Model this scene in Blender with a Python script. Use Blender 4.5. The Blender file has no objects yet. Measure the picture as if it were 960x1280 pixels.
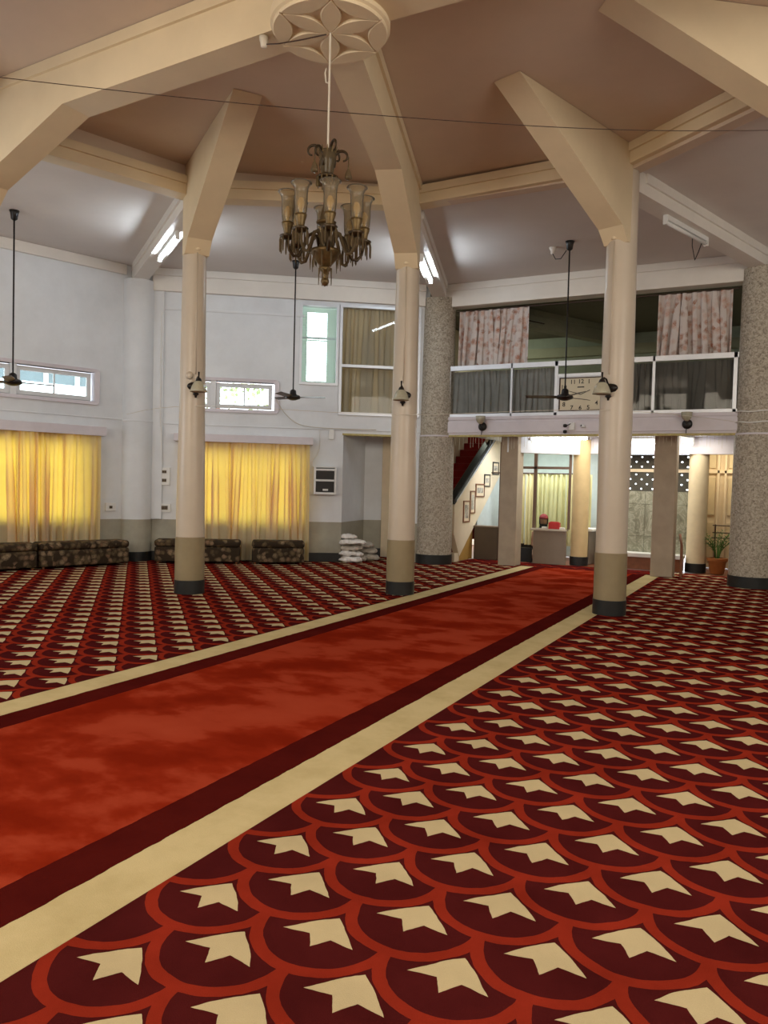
import bpy, bmesh, math, random
from mathutils import Vector, Matrix
from math import pi, sin, cos, radians, sqrt
R = random.Random(7)
SC = bpy.context.scene
COL = SC.collection

# ------------------------------------------------------------------ camera
FPX = 978.44
cam_d = bpy.data.cameras.new('camera')
cam = bpy.data.objects.new('camera', cam_d); COL.objects.link(cam)
cam_d.sensor_fit = 'HORIZONTAL'; cam_d.sensor_width = 36.0; cam_d.lens = FPX / 960 * 36.0
cam_d.clip_start = 0.05; cam_d.clip_end = 300
AZ, PITCH, ROLL = 0.48, 0.0355, 0.025
fwd = Vector((-sin(AZ) * cos(PITCH), cos(AZ) * cos(PITCH), -sin(PITCH)))
rt0 = Vector((cos(AZ), sin(AZ), 0)); up0 = rt0.cross(fwd)
rt = rt0 * cos(ROLL) + up0 * sin(ROLL); upv = up0 * cos(ROLL) - rt0 * sin(ROLL)
M = Matrix(((rt.x, upv.x, -fwd.x, 0), (rt.y, upv.y, -fwd.y, 0), (rt.z, upv.z, -fwd.z, 1.5), (0, 0, 0, 1)))
cam.matrix_world = M
SC.camera = cam

# ------------------------------------------------------------------ world, lights, exposure
W = bpy.data.worlds.new('world'); SC.world = W; W.use_nodes = True
bg = W.node_tree.nodes['Background']; bg.inputs[0].default_value = (0.86, 0.94, 1.0, 1); bg.inputs[1].default_value = 5.0
SC.view_settings.view_transform = 'Standard'; SC.view_settings.look = 'None'
SC.view_settings.exposure = 0.0; SC.view_settings.gamma = 1.0; SC.view_settings.use_curve_mapping = False
try:
    SC.cycles.use_denoising = True
    SC.cycles.max_bounces = 8; SC.cycles.diffuse_bounces = 5; SC.cycles.transparent_max_bounces = 16
    SC.cycles.sample_clamp_indirect = 6.0
    SC.cycles.caustics_reflective = False; SC.cycles.caustics_refractive = False
except Exception:
    pass

def area(name, loc, target, sx, sy, power, color):
    d = bpy.data.lights.new(name, 'AREA'); d.shape = 'RECTANGLE'; d.size = sx; d.size_y = sy
    d.energy = power; d.color = color
    o = bpy.data.objects.new(name, d); COL.objects.link(o); o.location = loc
    o.rotation_euler = (Vector(target) - Vector(loc)).to_track_quat('-Z', 'Y').to_euler()
    return o
# area lights added in place of unseen windows behind and beside the camera
area('rear_window_stand_in', (-3.3, -3.1, 4.1), (-3.3, 8, 3.9), 8.5, 2.0, 470, (1.0, 0.88, 0.70))
area('left_window_stand_in', (-10.6, 1.6, 2.6), (0, 7, 2.4), 4.6, 2.2, 170, (0.90, 0.95, 1.0))
area('right_window_stand_in', (4.4, 3.0, 3.9), (-5, 8, 3.7), 6.5, 2.0, 320, (1.0, 0.93, 0.82))

# ------------------------------------------------------------------ frames
CX, CY = -3.33, 5.29
RI, RO = 4.58, 9.04
def vert(k, r):
    a = -pi / 10 + k * pi / 5
    return Vector((CX + r * sin(a), CY + r * cos(a), 0))
def radial(k):
    a = -pi / 10 + k * pi / 5
    return Vector((sin(a), cos(a), 0))
class Wall:
    """frame of the wall between outer corner k and k+1: s runs along, d inward, z up"""
    def __init__(self, k, r=RO):
        self.a = vert(k, r); b = vert(k + 1, r); self.L = (b - self.a).length
        self.t = (b - self.a).normalized(); m = (self.a + b) / 2
        self.n = (Vector((CX, CY, 0)) - m).normalized()
    def p(self, s, d, z): 
        v = self.a + self.t * s + self.n * d; return Vector((v.x, v.y, z))
class Frame:
    """free frame: origin, x direction angle; p(x, d, z) with d along the left-hand normal reversed (towards the viewer)"""
    def __init__(self, o, t, n):
        self.a = Vector(o); self.t = Vector(t).normalized(); self.n = Vector(n).normalized()
    def p(self, s, d, z):
        v = self.a + self.t * s + self.n * d; return Vector((v.x, v.y, self.a.z + z))
WA, WB, WC = Wall(-2), Wall(-1), Wall(0)

# ------------------------------------------------------------------ materials
MATS = {}
def new_mat(name):
    m = bpy.data.materials.new(name); m.use_nodes = True
    nt = m.node_tree; nt.nodes.clear()
    out = nt.nodes.new('ShaderNodeOutputMaterial')
    return m, nt, out
class X:
    """tiny expression builder for shader math"""
    def __init__(s, nt, sock): s.nt = nt; s.s = sock
    def _m(s, op, *a):
        n = s.nt.nodes.new('ShaderNodeMath'); n.operation = op
        for i, v in enumerate((s,) + a):
            if isinstance(v, X): s.nt.links.new(v.s, n.inputs[i])
            else: n.inputs[i].default_value = v
        return X(s.nt, n.outputs[0])
    def __add__(s, o): return s._m('ADD', o)
    def __sub__(s, o): return s._m('SUBTRACT', o)
    def __mul__(s, o): return s._m('MULTIPLY', o)
    def __truediv__(s, o): return s._m('DIVIDE', o)
    def floor(s): return s._m('FLOOR')
    def abs(s): return s._m('ABSOLUTE')
    def sqrt(s): return s._m('SQRT')
    def mod(s, o): return s._m('FLOORED_MODULO', o)
    def lt(s, o): return s._m('LESS_THAN', o)
    def gt(s, o): return s._m('GREATER_THAN', o)
    def max(s, o): return s._m('MAXIMUM', o)
    def min(s, o): return s._m('MINIMUM', o)
def pos(nt):
    g = nt.nodes.new('ShaderNodeNewGeometry'); sp = nt.nodes.new('ShaderNodeSeparateXYZ')
    nt.links.new(g.outputs['Position'], sp.inputs[0])
    return g, X(nt, sp.outputs[0]), X(nt, sp.outputs[1]), X(nt, sp.outputs[2])
def noise(nt, scale, detail=4, rough=0.55, vec=None):
    n = nt.nodes.new('ShaderNodeTexNoise'); n.inputs['Scale'].default_value = scale
    n.inputs['Detail'].default_value = detail; n.inputs['Roughness'].default_value = rough
    if vec is not None: nt.links.new(vec, n.inputs['Vector'])
    return n
def ramp(nt, sock, stops):
    r = nt.nodes.new('ShaderNodeValToRGB'); nt.links.new(sock, r.inputs[0])
    e = r.color_ramp.elements
    while len(e) < len(stops): e.new(0.5)
    for el, (p_, c) in zip(e, stops): el.position = p_; el.color = (*c, 1)
    return r.outputs[0]
def mixc(nt, fac, a, b):
    m = nt.nodes.new('ShaderNodeMix'); m.data_type = 'RGBA'
    f = m.inputs[0]; A = m.inputs[6]; B = m.inputs[7]
    if isinstance(fac, X): nt.links.new(fac.s, f)
    elif isinstance(fac, (int, float)): f.default_value = fac
    else: nt.links.new(fac, f)
    for sck, v in ((A, a), (B, b)):
        if isinstance(v, tuple): sck.default_value = (*v, 1)
        else: nt.links.new(v, sck)
    return m.outputs[2]
def bsdf(nt, out, color, rough=0.6, metal=0.0, spec=0.4, bump=None, bstr=0.2, bdist=0.01):
    b = nt.nodes.new('ShaderNodeBsdfPrincipled')
    if isinstance(color, tuple): b.inputs['Base Color'].default_value = (*color, 1)
    else: nt.links.new(color, b.inputs['Base Color'])
    b.inputs['Roughness'].default_value = rough; b.inputs['Metallic'].default_value = metal
    b.inputs['Specular IOR Level'].default_value = spec
    if bump is not None:
        bn = nt.nodes.new('ShaderNodeBump'); bn.inputs['Strength'].default_value = bstr; bn.inputs['Distance'].default_value = bdist
        nt.links.new(bump, bn.inputs['Height']); nt.links.new(bn.outputs[0], b.inputs['Normal'])
    nt.links.new(b.outputs[0], out.inputs[0])
    return b
def simple(name, color, rough=0.6, metal=0.0, spec=0.4, var=0.08, scale=6.0, bstr=0.1):
    """plain surface with slight uneven tone"""
    if name in MATS: return MATS[name]
    m, nt, out = new_mat(name)
    g, x, y, z = pos(nt)
    n = noise(nt, scale, 5, 0.6, g.outputs['Position'])
    lo = tuple(max(0, c * (1 - var)) for c in color); hi = tuple(min(1, c * (1 + var * 0.6)) for c in color)
    c = ramp(nt, n.outputs[0], [(0.3, lo), (0.7, hi)])
    n2 = noise(nt, scale * 14, 3, 0.6, g.outputs['Position'])
    bsdf(nt, out, c, rough, metal, spec, n2.outputs[0], bstr, 0.004)
    MATS[name] = m; return m
def emit(name, color, strength):
    m, nt, out = new_mat(name); e = nt.nodes.new('ShaderNodeEmission')
    e.inputs[0].default_value = (*color, 1); e.inputs[1].default_value = strength
    nt.links.new(e.outputs[0], out.inputs[0]); return m

CREAM = (0.56, 0.455, 0.265); MAROON = (0.068, 0.009, 0.009); BRICK = (0.26, 0.025, 0.012)
def carpet_mat(name, du, dv, xlim, sgn):
    """fish-scale carpet: maroon scales, red seams, cream arrowheads"""
    m, nt, out = new_mat(name)
    g, x, y, z = pos(nt)
    a = 0.23116
    wob = noise(nt, 7.0, 3, 0.5, g.outputs['Position'])
    wsep = nt.nodes.new('ShaderNodeSeparateColor'); nt.links.new(wob.outputs['Color'], wsep.inputs[0])
    wx = X(nt, wsep.outputs[0]); wy = X(nt, wsep.outputs[1])
    u = (x - (-0.8674 + du * a)) / a + (wx - 0.5) * 0.10
    v = (y - (2.7592 + dv * a)) / a + (wy - 0.5) * 0.10
    V = v + 0.38                      # disc centre of the scale whose tip is at (0, 0)
    k = V.floor()
    def centre(kk):
        par = kk.mod(2.0)
        uu = (u - par + 1.0).mod(2.0) - 1.0
        return uu, V - kk
    u1, v1 = centre(k + 1.0)
    d1 = ((u1 * u1 + v1 * v1).sqrt() - 1.0).abs()
    u2, v2 = centre(k + 2.0)
    d2 = ((u2 * u2 + v2 * v2).sqrt() - 1.0).abs()
    seam = d1.min(d2).lt(0.095)
    # arrowheads: nearest tip
    # tips sit at V = j + 0.38 (j integer, parity of u equals parity of j): the head hangs from 0 to -0.84 below the tip
    j = (v - 0.08)._m('CEIL')
    up_, _ = centre(j)
    vt = v - j
    ax = up_.abs()
    head = vt.lt(ax * -0.80 + ax * ax * -0.45)
    lo1 = ax * -0.15 - 0.523
    lo2 = ax * 1.61 - 0.84
    head = head * vt.gt(lo1.min(lo2)) * ax.lt(0.60)
    tipx = x - up_ * a
    head = head * ((tipx - xlim) * sgn).gt(0.135)      # the weave leaves out heads that the stripe would cut
    n = noise(nt, 3.0, 5, 0.6, g.outputs['Position'])
    n2 = noise(nt, 260.0, 2, 0.6, g.outputs['Position'])
    mar = ramp(nt, n.outputs[0], [(0.3, tuple(c * 0.82 for c in MAROON)), (0.7, tuple(c * 1.2 for c in MAROON))])
    red = ramp(nt, n.outputs[0], [(0.3, tuple(c * 0.8 for c in BRICK)), (0.7, tuple(c * 1.15 for c in BRICK))])
    cr = ramp(nt, n.outputs[0], [(0.3, tuple(c * 0.9 for c in CREAM)), (0.7, tuple(c * 1.06 for c in CREAM))])
    c = mixc(nt, seam, mar, red); c = mixc(nt, head, c, cr)
    sp = mixc(nt, 0.16, c, mixc(nt, n2.outputs[0], (0, 0, 0), c))
    bsdf(nt, out, sp, 1.0, 0, 0.0, n2.outputs[0], 0.5, 0.004)
    return m
def aisle_mat():
    m, nt, out = new_mat('aisle_carpet')
    g, x, y, z = pos(nt)
    wob = noise(nt, 9.0, 4, 0.55, g.outputs['Position'])
    xx = x + (X(nt, wob.outputs[0]) - 0.5) * 0.022
    d = (xx - (-3.29)).abs()          # distance from the middle of the aisle
    cream = d.gt(1.025); mar = d.gt(0.80)
    mp = nt.nodes.new('ShaderNodeMapping'); nt.links.new(g.outputs['Position'], mp.inputs[0])
    mp.inputs['Rotation'].default_value = (0, 0, 0.48); mp.inputs['Scale'].default_value = (0.75, 1.0, 1.0)
    big = noise(nt, 2.2, 5, 0.52, mp.outputs[0]); 
    big.inputs['Distortion'].default_value = 0.12
    fine = noise(nt, 260.0, 2, 0.6, g.outputs['Position'])
    red = ramp(nt, big.outputs[0], [(0.38, (0.20, 0.015, 0.005)), (0.48, (0.26, 0.023, 0.008)), (0.55, (0.345, 0.045, 0.019)), (0.75, (0.38, 0.056, 0.025))])
    n = noise(nt, 3.0, 6, 0.65, g.outputs['Position'])
    mc = ramp(nt, n.outputs[0], [(0.3, (0.062, 0.006, 0.005)), (0.7, (0.088, 0.009, 0.007))])
    cc = ramp(nt, n.outputs[0], [(0.28, (0.50, 0.40, 0.20)), (0.6, (0.61, 0.50, 0.27))])
    c = mixc(nt, mar, red, mc); c = mixc(nt, cream, c, cc)
    c = mixc(nt, 0.14, c, mixc(nt, fine.outputs[0], (0, 0, 0), c))
    bsdf(nt, out, c, 1.0, 0, 0.0, fine.outputs[0], 0.5, 0.004)
    return m
def wall_paint(name, base=(0.71, 0.735, 0.76), dado=(0.36, 0.34, 0.27), foot=None, zd=0.755):
    """painted plaster: pale above, grey-green glossy dado below z 0.755"""
    m, nt, out = new_mat(name)
    g, x, y, z = pos(nt)
    n = noise(nt, 1.6, 6, 0.65, g.outputs['Position']); n2 = noise(nt, 55.0, 4, 0.6, g.outputs['Position'])
    up = ramp(nt, n.outputs[0], [(0.25, tuple(c * 0.9 for c in base)), (0.65, tuple(min(1, c * 1.03) for c in base))])
    low = ramp(nt, n.outputs[0], [(0.3, tuple(c * 0.8 for c in dado)), (0.7, tuple(c * 1.15 for c in dado))])
    c = mixc(nt, z.lt(zd), up, low)
    bsdf(nt, out, c, 0.55, 0, 0.35, n2.outputs[0], 0.12, 0.006)
    return m
M_FIELD_R = carpet_mat('scale_carpet_right', 0.0, 0.0, -2.02, 1.0)
M_FIELD_L = carpet_mat('scale_carpet_left', 0.26, 0.60, -4.56, -1.0)
M_AISLE = aisle_mat()
M_WALL = wall_paint('painted_wall')
M_WALLS = simple('plain_white_paint', (0.71, 0.73, 0.75), 0.6, var=0.06, scale=1.8)
M_CEIL = simple('ceiling_paint', (0.63, 0.51, 0.40), 0.75, var=0.05, scale=1.5)
M_ROOF = simple('outer_ceiling_paint', (0.66, 0.61, 0.57), 0.6, var=0.05, scale=1.3)
M_BEAM = simple('beam_paint', (0.70, 0.58, 0.39), 0.55, var=0.06, scale=2.0)
M_BEAMW = simple('white_beam_paint', (0.76, 0.72, 0.66), 0.5, var=0.06, scale=2.0)
M_COLP = simple('column_peach_paint', (0.555, 0.48, 0.385), 0.35, spec=0.5, var=0.06, scale=2.5)
M_COLD = simple('column_dado_paint', (0.28, 0.225, 0.13), 0.4, var=0.12, scale=3.0)
M_FOOT = simple('dark_skirting', (0.020, 0.022, 0.022), 0.35, var=0.3, scale=5)
M_LILAC = simple('lilac_white_paint', (0.66, 0.62, 0.66), 0.5, var=0.05)
M_ALU = simple('aluminium', (0.72, 0.75, 0.80), 0.35, metal=0.35, var=0.05)
M_BLACK = simple('black_iron', (0.012, 0.009, 0.008), 0.4, var=0.3)
M_BROWNM = simple('dark_brown_metal', (0.055, 0.030, 0.022), 0.4, metal=0.3, var=0.2)
M_WHITE = simple('white_plastic', (0.75, 0.75, 0.73), 0.4, var=0.04)
M_CABLEW = simple('cable_white', (0.6, 0.55, 0.46), 0.6)
M_BRASS = simple('tarnished_brass', (0.13, 0.085, 0.033), 0.4, metal=0.55, var=0.35, scale=40)
M_DARKB = simple('dark_bronze', (0.045, 0.028, 0.012), 0.35, metal=0.5, var=0.4, scale=50)
M_WOODB = simple('brown_wood', (0.23, 0.085, 0.035), 0.4, var=0.25, scale=9)
M_OCHRE = simple('ochre_panel', (0.42, 0.24, 0.06), 0.5, var=0.1)
M_TAUPE = simple('taupe_laminate', (0.25, 0.20, 0.15), 0.45, var=0.06)
M_DARKBOX = simple('dark_taupe_laminate', (0.13, 0.10, 0.07), 0.45, var=0.06)
M_REDSTAIR = simple('stair_carpet_red', (0.26, 0.012, 0.009), 0.9, var=0.2, scale=8)
M_CREAMW = simple('cream_wall_paint', (0.78, 0.66, 0.48), 0.55, var=0.05)
M_FLOORB = simple('brown_floor', (0.28, 0.095, 0.04), 0.35, var=0.15, scale=4)
M_GREENW = simple('pale_green_paint', (0.34, 0.36, 0.27), 0.7, var=0.08)
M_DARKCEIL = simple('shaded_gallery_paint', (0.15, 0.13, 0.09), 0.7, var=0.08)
M_CLOTH = simple('white_cotton', (0.80, 0.77, 0.73), 0.9, var=0.14, scale=14, bstr=0.4)
M_TERRA = simple('terracotta', (0.36, 0.13, 0.035), 0.6, var=0.12, scale=12)
M_LEAF = simple('palm_leaf', (0.07, 0.16, 0.03), 0.5, var=0.35, scale=15)
M_SOIL = simple('soil', (0.03, 0.02, 0.012), 0.95)
M_PAPER = simple('paper', (0.75, 0.74, 0.70), 0.8)
M_RED = simple('red_plastic', (0.50, 0.03, 0.03), 0.4)
M_SKIN = simple('skin', (0.34, 0.17, 0.10), 0.55)
M_BLACKC = simple('black_cloth', (0.010, 0.011, 0.012), 0.85)
M_REDC = simple('maroon_cloth', (0.26, 0.03, 0.035), 0.85)
M_CONC = simple('square_column_plaster', (0.42, 0.345, 0.255), 0.7, var=0.14, scale=3, bstr=0.25)
M_YELC = simple('yellow_column_paint', (0.66, 0.50, 0.26), 0.5, var=0.08)
M_TINSEL = simple('yellow_trim', (0.48, 0.40, 0.16), 0.6, var=0.3, scale=20)
M_CLOCKF = simple('clock_face', (0.62, 0.55, 0.40), 0.5, var=0.04)
M_HAND = simple('stair_rail_black', (0.010, 0.010, 0.011), 0.25, spec=0.6)

def granite():
    m, nt, out = new_mat('speckled_granite_chip')
    g, x, y, z = pos(nt)
    v = nt.nodes.new('ShaderNodeTexVoronoi'); v.inputs['Scale'].default_value = 38; nt.links.new(g.outputs['Position'], v.inputs['Vector'])
    n = noise(nt, 45.0, 5, 0.7, g.outputs['Position']); n2 = noise(nt, 1.5, 4, 0.6, g.outputs['Position'])
    sep = nt.nodes.new('ShaderNodeSeparateColor'); nt.links.new(v.outputs['Color'], sep.inputs[0])
    chip = ramp(nt, sep.outputs[0], [(0.0, (0.15, 0.12, 0.09)), (0.22, (0.27, 0.23, 0.18)), (0.5, (0.45, 0.40, 0.32)), (1.0, (0.60, 0.55, 0.46))])
    c = mixc(nt, 0.5, chip, ramp(nt, n.outputs[0], [(0.38, (0.12, 0.10, 0.075)), (0.5, (0.42, 0.37, 0.30)), (0.7, (0.60, 0.55, 0.46))]))
    c = mixc(nt, X(nt, n2.outputs[0]) * 0.25, c, (0.33, 0.29, 0.21))
    bsdf(nt, out, c, 0.6, 0, 0.3, n.outputs[0], 0.4, 0.01); return m
M_GRAN = granite()
def marble():
    m, nt, out = new_mat('grey_green_marble')
    g, x, y, z = pos(nt)
    n = noise(nt, 3.2, 8, 0.68, g.outputs['Position']); n.inputs['Distortion'].default_value = 1.6
    c = ramp(nt, n.outputs[0], [(0.3, (0.14, 0.14, 0.10)), (0.47, (0.26, 0.26, 0.19)), (0.52, (0.42, 0.42, 0.33)), (0.56, (0.27, 0.27, 0.20)), (0.8, (0.36, 0.35, 0.26))])
    jx = ((x * (1 / 0.42)).mod(1.0) - 0.5).abs().gt(0.485); jz = ((z * (1 / 0.62)).mod(1.0) - 0.5).abs().gt(0.49)
    c = mixc(nt, jx.max(jz) * 0.6, c, (0.1, 0.1, 0.07))
    bsdf(nt, out, c, 0.25, 0, 0.5); return m
M_MARBLE = marble()
def floral(name, base, c1, c2, c3, scale, rough=0.9):
    m, nt, out = new_mat(name)
    g, x, y, z = pos(nt)
    n0 = noise(nt, scale * 0.8, 2, 0.5, g.outputs['Position'])
    v = nt.nodes.new('ShaderNodeTexVoronoi'); v.inputs['Scale'].default_value = scale
    mixv = nt.nodes.new('ShaderNodeVectorMath'); mixv.operation = 'MULTIPLY_ADD'
    nt.links.new(n0.outputs['Color'], mixv.inputs[0]); mixv.inputs[1].default_value = (0.05, 0.05, 0.05)
    nt.links.new(g.outputs['Position'], mixv.inputs[2]); nt.links.new(mixv.outputs[0], v.inputs['Vector'])
    sep = nt.nodes.new('ShaderNodeSeparateColor'); nt.links.new(v.outputs['Color'], sep.inputs[0])
    pet = ramp(nt, sep.outputs[0], [(0.0, base), (0.28, base), (0.33, c1), (0.6, c1), (0.66, c2), (1.0, c3)])
    edge = ramp(nt, v.outputs['Distance'], [(0.25, (1, 1, 1)), (0.75, (0, 0, 0))])
    c = mixc(nt, edge, base, pet)
    v2 = noise(nt, scale * 4.5, 3, 0.7, g.outputs['Position'])
    c = mixc(nt, ramp(nt, v2.outputs[0], [(0.5, (0, 0, 0)), (0.62, (0.6, 0.6, 0.6))]), c, base)
    bsdf(nt, out, c, rough, 0, 0.2); return m
M_SOFA = floral('dark_floral_upholstery', (0.034, 0.022, 0.012), (0.14, 0.098, 0.050), (0.27, 0.20, 0.12), (0.22, 0.13, 0.075), 12)
M_FLCUR = floral('pink_floral_curtain', (0.60, 0.54, 0.51), (0.52, 0.33, 0.26), (0.40, 0.15, 0.08), (0.30, 0.21, 0.16), 10)

def cloth_mat(name, dif, tra, w=0.5):
    """curtain cloth that lets daylight through"""
    m, nt, out = new_mat(name)
    g, x, y, z = pos(nt)
    n = noise(nt, 4.0, 4, 0.6, g.outputs['Position'])
    a = nt.nodes.new('ShaderNodeBsdfDiffuse'); b = nt.nodes.new('ShaderNodeBsdfTranslucent'); mx = nt.nodes.new('ShaderNodeMixShader')
    nt.links.new(ramp(nt, n.outputs[0], [(0.3, tuple(c * 0.92 for c in dif)), (0.7, dif)]), a.inputs[0])
    b.inputs[0].default_value = (*tra, 1); mx.inputs[0].default_value = w
    nt.links.new(a.outputs[0], mx.inputs[1]); nt.links.new(b.outputs[0], mx.inputs[2]); nt.links.new(mx.outputs[0], out.inputs[0])
    return m
M_CURT = cloth_mat('yellow_curtain_cloth', (0.78, 0.75, 0.52), (1.0, 0.585, 0.055), 0.53)
M_CURT2 = cloth_mat('foyer_curtain_cloth', (0.82, 0.75, 0.42), (0.7, 0.6, 0.3), 0.25)
M_DCURT = cloth_mat('olive_curtain_cloth', (0.60, 0.55, 0.43), (0.80, 0.50, 0.18), 0.12)
M_SHEER = cloth_mat('sheer_green_cloth', (0.78, 0.82, 0.76), (0.70, 0.78, 0.70), 0.32)
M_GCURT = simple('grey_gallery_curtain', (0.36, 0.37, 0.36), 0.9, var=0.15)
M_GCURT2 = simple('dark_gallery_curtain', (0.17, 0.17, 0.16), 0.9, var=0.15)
def glass_mat(name, tint, tr=0.9, rough=0.02, diff=0.0, dcol=(0.8, 0.78, 0.7)):
    m, nt, out = new_mat(name)
    t = nt.nodes.new('ShaderNodeBsdfTransparent'); t.inputs[0].default_value = (*tint, 1)
    g = nt.nodes.new('ShaderNodeBsdfGlossy'); g.inputs['Roughness'].default_value = rough; g.inputs[0].default_value = (0.9, 0.9, 0.9, 1)
    mx = nt.nodes.new('ShaderNodeMixShader'); fr = nt.nodes.new('ShaderNodeFresnel'); fr.inputs[0].default_value = 1.2
    if tr < 1:
        d = nt.nodes.new('ShaderNodeBsdfDiffuse'); d.inputs[0].default_value = (*dcol, 1)
        tl = nt.nodes.new('ShaderNodeBsdfTranslucent'); tl.inputs[0].default_value = (*dcol, 1)
        m0 = nt.nodes.new('ShaderNodeMixShader'); nt.links.new(d.outputs[0], m0.inputs[1]); nt.links.new(tl.outputs[0], m0.inputs[2]); m0.inputs[0].default_value = 0.5
        m1 = nt.nodes.new('ShaderNodeMixShader'); m1.inputs[0].default_value = diff
        nt.links.new(t.outputs[0], m1.inputs[1]); nt.links.new(m0.outputs[0], m1.inputs[2]); base = m1.outputs[0]
    else: base = t.outputs[0]
    nt.links.new(fr.outputs[0], mx.inputs[0]); nt.links.new(base, mx.inputs[1]); nt.links.new(g.outputs[0], mx.inputs[2])
    nt.links.new(mx.outputs[0], out.inputs[0]); return m
M_GLASS = glass_mat('window_glass', (0.92, 0.97, 0.95), 1)
M_TINT = glass_mat('tinted_glass', (0.88, 0.88, 0.87), 1)
M_SHADE = glass_mat('etched_glass', (0.90, 0.85, 0.74), 0.5, 0.12, 0.30, (0.50, 0.44, 0.34))
M_OPAL = simple('opal_glass', (0.42, 0.40, 0.30), 0.25, spec=0.6, var=0.15, scale=15)
M_CRYST = glass_mat('smoky_crystal', (0.55, 0.45, 0.30), 0.5, 0.08, 0.55, (0.26, 0.20, 0.12))
M_TUBE = emit('lit_tube', (0.78, 0.90, 1.0), 80)
M_TUBEW = emit('lit_foyer_tube', (0.92, 0.96, 1.0), 30)
M_BULB = simple('unlit_bulb', (0.80, 0.60, 0.26), 0.3, var=0.1)

# ------------------------------------------------------------------ mesh helpers
class MB:
    def __init__(s): s.bm = bmesh.new()
    def quadbox(s, P):
        """P: 8 points, first four bottom loop, last four top loop"""
        v = [s.bm.verts.new(p) for p in P]
        for f in ((0, 3, 2, 1), (4, 5, 6, 7), (0, 1, 5, 4), (1, 2, 6, 5), (2, 3, 7, 6), (3, 0, 4, 7)):
            s.bm.faces.new([v[i] for i in f])
        return s
    def box(s, x0, x1, y0, y1, z0, z1):
        return s.quadbox([(x0, y0, z0), (x1, y0, z0), (x1, y1, z0), (x0, y1, z0), (x0, y0, z1), (x1, y0, z1), (x1, y1, z1), (x0, y1, z1)])
    def fbox(s, F, s0, s1, d0, d1, z0, z1):
        return s.quadbox([F.p(s0, d0, z0), F.p(s1, d0, z0), F.p(s1, d1, z0), F.p(s0, d1, z0), F.p(s0, d0, z1), F.p(s1, d0, z1), F.p(s1, d1, z1), F.p(s0, d1, z1)])
    def prism(s, F, poly, d0, d1):
        """polygon of (s, z) in frame F, from depth d0 to d1"""
        a = [s.bm.verts.new(F.p(q[0], d0, q[1])) for q in poly]; b = [s.bm.verts.new(F.p(q[0], d1, q[1])) for q in poly]
        s.bm.faces.new(a); s.bm.faces.new(b[::-1])
        for i in range(len(a)):
            j = (i + 1) % len(a); s.bm.faces.new([a[i], b[i], b[j], a[j]])
        return s
    def lathe(s, c, prof, seg=32, caps=True, ax=None):
        """prof: list of (radius, z) about a vertical axis through c, or about matrix ax"""
        c = Vector(c); rings = []
        for r, z in prof:
            ring = []
            for i in range(seg):
                a = 2 * pi * i / seg; v = Vector((r * cos(a), r * sin(a), z))
                if ax is not None: v = ax @ v
                ring.append(s.bm.verts.new(c + v))
            rings.append(ring)
        for A, B in zip(rings, rings[1:]):
            for i in range(seg):
                j = (i + 1) % seg; s.bm.faces.new([A[i], A[j], B[j], B[i]])
        if caps:
            if prof[0][0] > 1e-5: s.bm.faces.new(rings[0][::-1])
            if prof[-1][0] > 1e-5: s.bm.faces.new(rings[-1])
        return s
    def tube(s, pts, r, seg=8):
        pts = [Vector(p) for p in pts]; rings = []
        rr = r if isinstance(r, (list, tuple)) else [r] * len(pts)
        prev = None
        for i, p in enumerate(pts):
            d = (pts[min(i + 1, len(pts) - 1)] - pts[max(i - 1, 0)]).normalized()
            if prev is None:
                u = d.orthogonal().normalized()
            else:
                u = (prev - d * prev.dot(d)).normalized()
            prev = u; w = d.cross(u)
            rings.append([s.bm.verts.new(p + (u * cos(2 * pi * k / seg) + w * sin(2 * pi * k / seg)) * rr[i]) for k in range(seg)])
        for A, B in zip(rings, rings[1:]):
            for k in range(seg):
                j = (k + 1) % seg; s.bm.faces.new([A[k], A[j], B[j], B[k]])
        s.bm.faces.new(rings[0][::-1]); s.bm.faces.new(rings[-1]); return s
    def build(s, name, mat, parent=None, smooth=False, bevel=0.0, solid=0.0, bseg=2, auto=None):
        bmesh.ops.remove_doubles(s.bm, verts=s.bm.verts, dist=1e-6)
        bmesh.ops.recalc_face_normals(s.bm, faces=s.bm.faces)
        me = bpy.data.meshes.new(name); s.bm.to_mesh(me); s.bm.free()
        me.materials.append(mat)
        o = bpy.data.objects.new(name, me); COL.objects.link(o)
        if smooth:
            me.polygons.foreach_set('use_smooth', [True] * len(me.polygons))
            if auto is not None:
                try: me.set_sharp_from_angle(angle=auto)
                except Exception: pass
        if parent is not None:
            o.parent = parent; o.matrix_parent_inverse = parent.matrix_world.inverted() if False else Matrix.Translation(-Vector(parent.location))
        if bevel:
            b = o.modifiers.new('bevel', 'BEVEL'); b.width = bevel; b.segments = bseg; b.limit_method = 'ANGLE'
        if solid:
            b = o.modifiers.new('solid', 'SOLIDIFY'); b.thickness = solid; b.offset = 0
        return o
def tag(o, label, cat, group=None, kind=None):
    o['label'] = label
    if cat: o['category'] = cat
    if group: o['group'] = group
    if kind: o['kind'] = kind
    return o
def thing(name, loc, label, cat, group=None):
    o = bpy.data.objects.new(name, None); COL.objects.link(o); o.location = loc; o.empty_display_size = 0.1
    return tag(o, label, cat, group, 'thing')
def struct(o, label=None):
    o['kind'] = 'structure'
    if label: o['label'] = label
    return o
def sub(o, parent):
    """hang a built mesh (world coordinates) under another object as sub-part"""
    o.parent = parent; o.matrix_parent_inverse = Matrix.Identity(4)
    p_ = parent; off = Vector((0, 0, 0))
    while p_ is not None:
        off += Vector(p_.location) if p_.type == 'EMPTY' else Vector((0, 0, 0)); p_ = None if p_.parent is None else None
    return o

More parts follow.
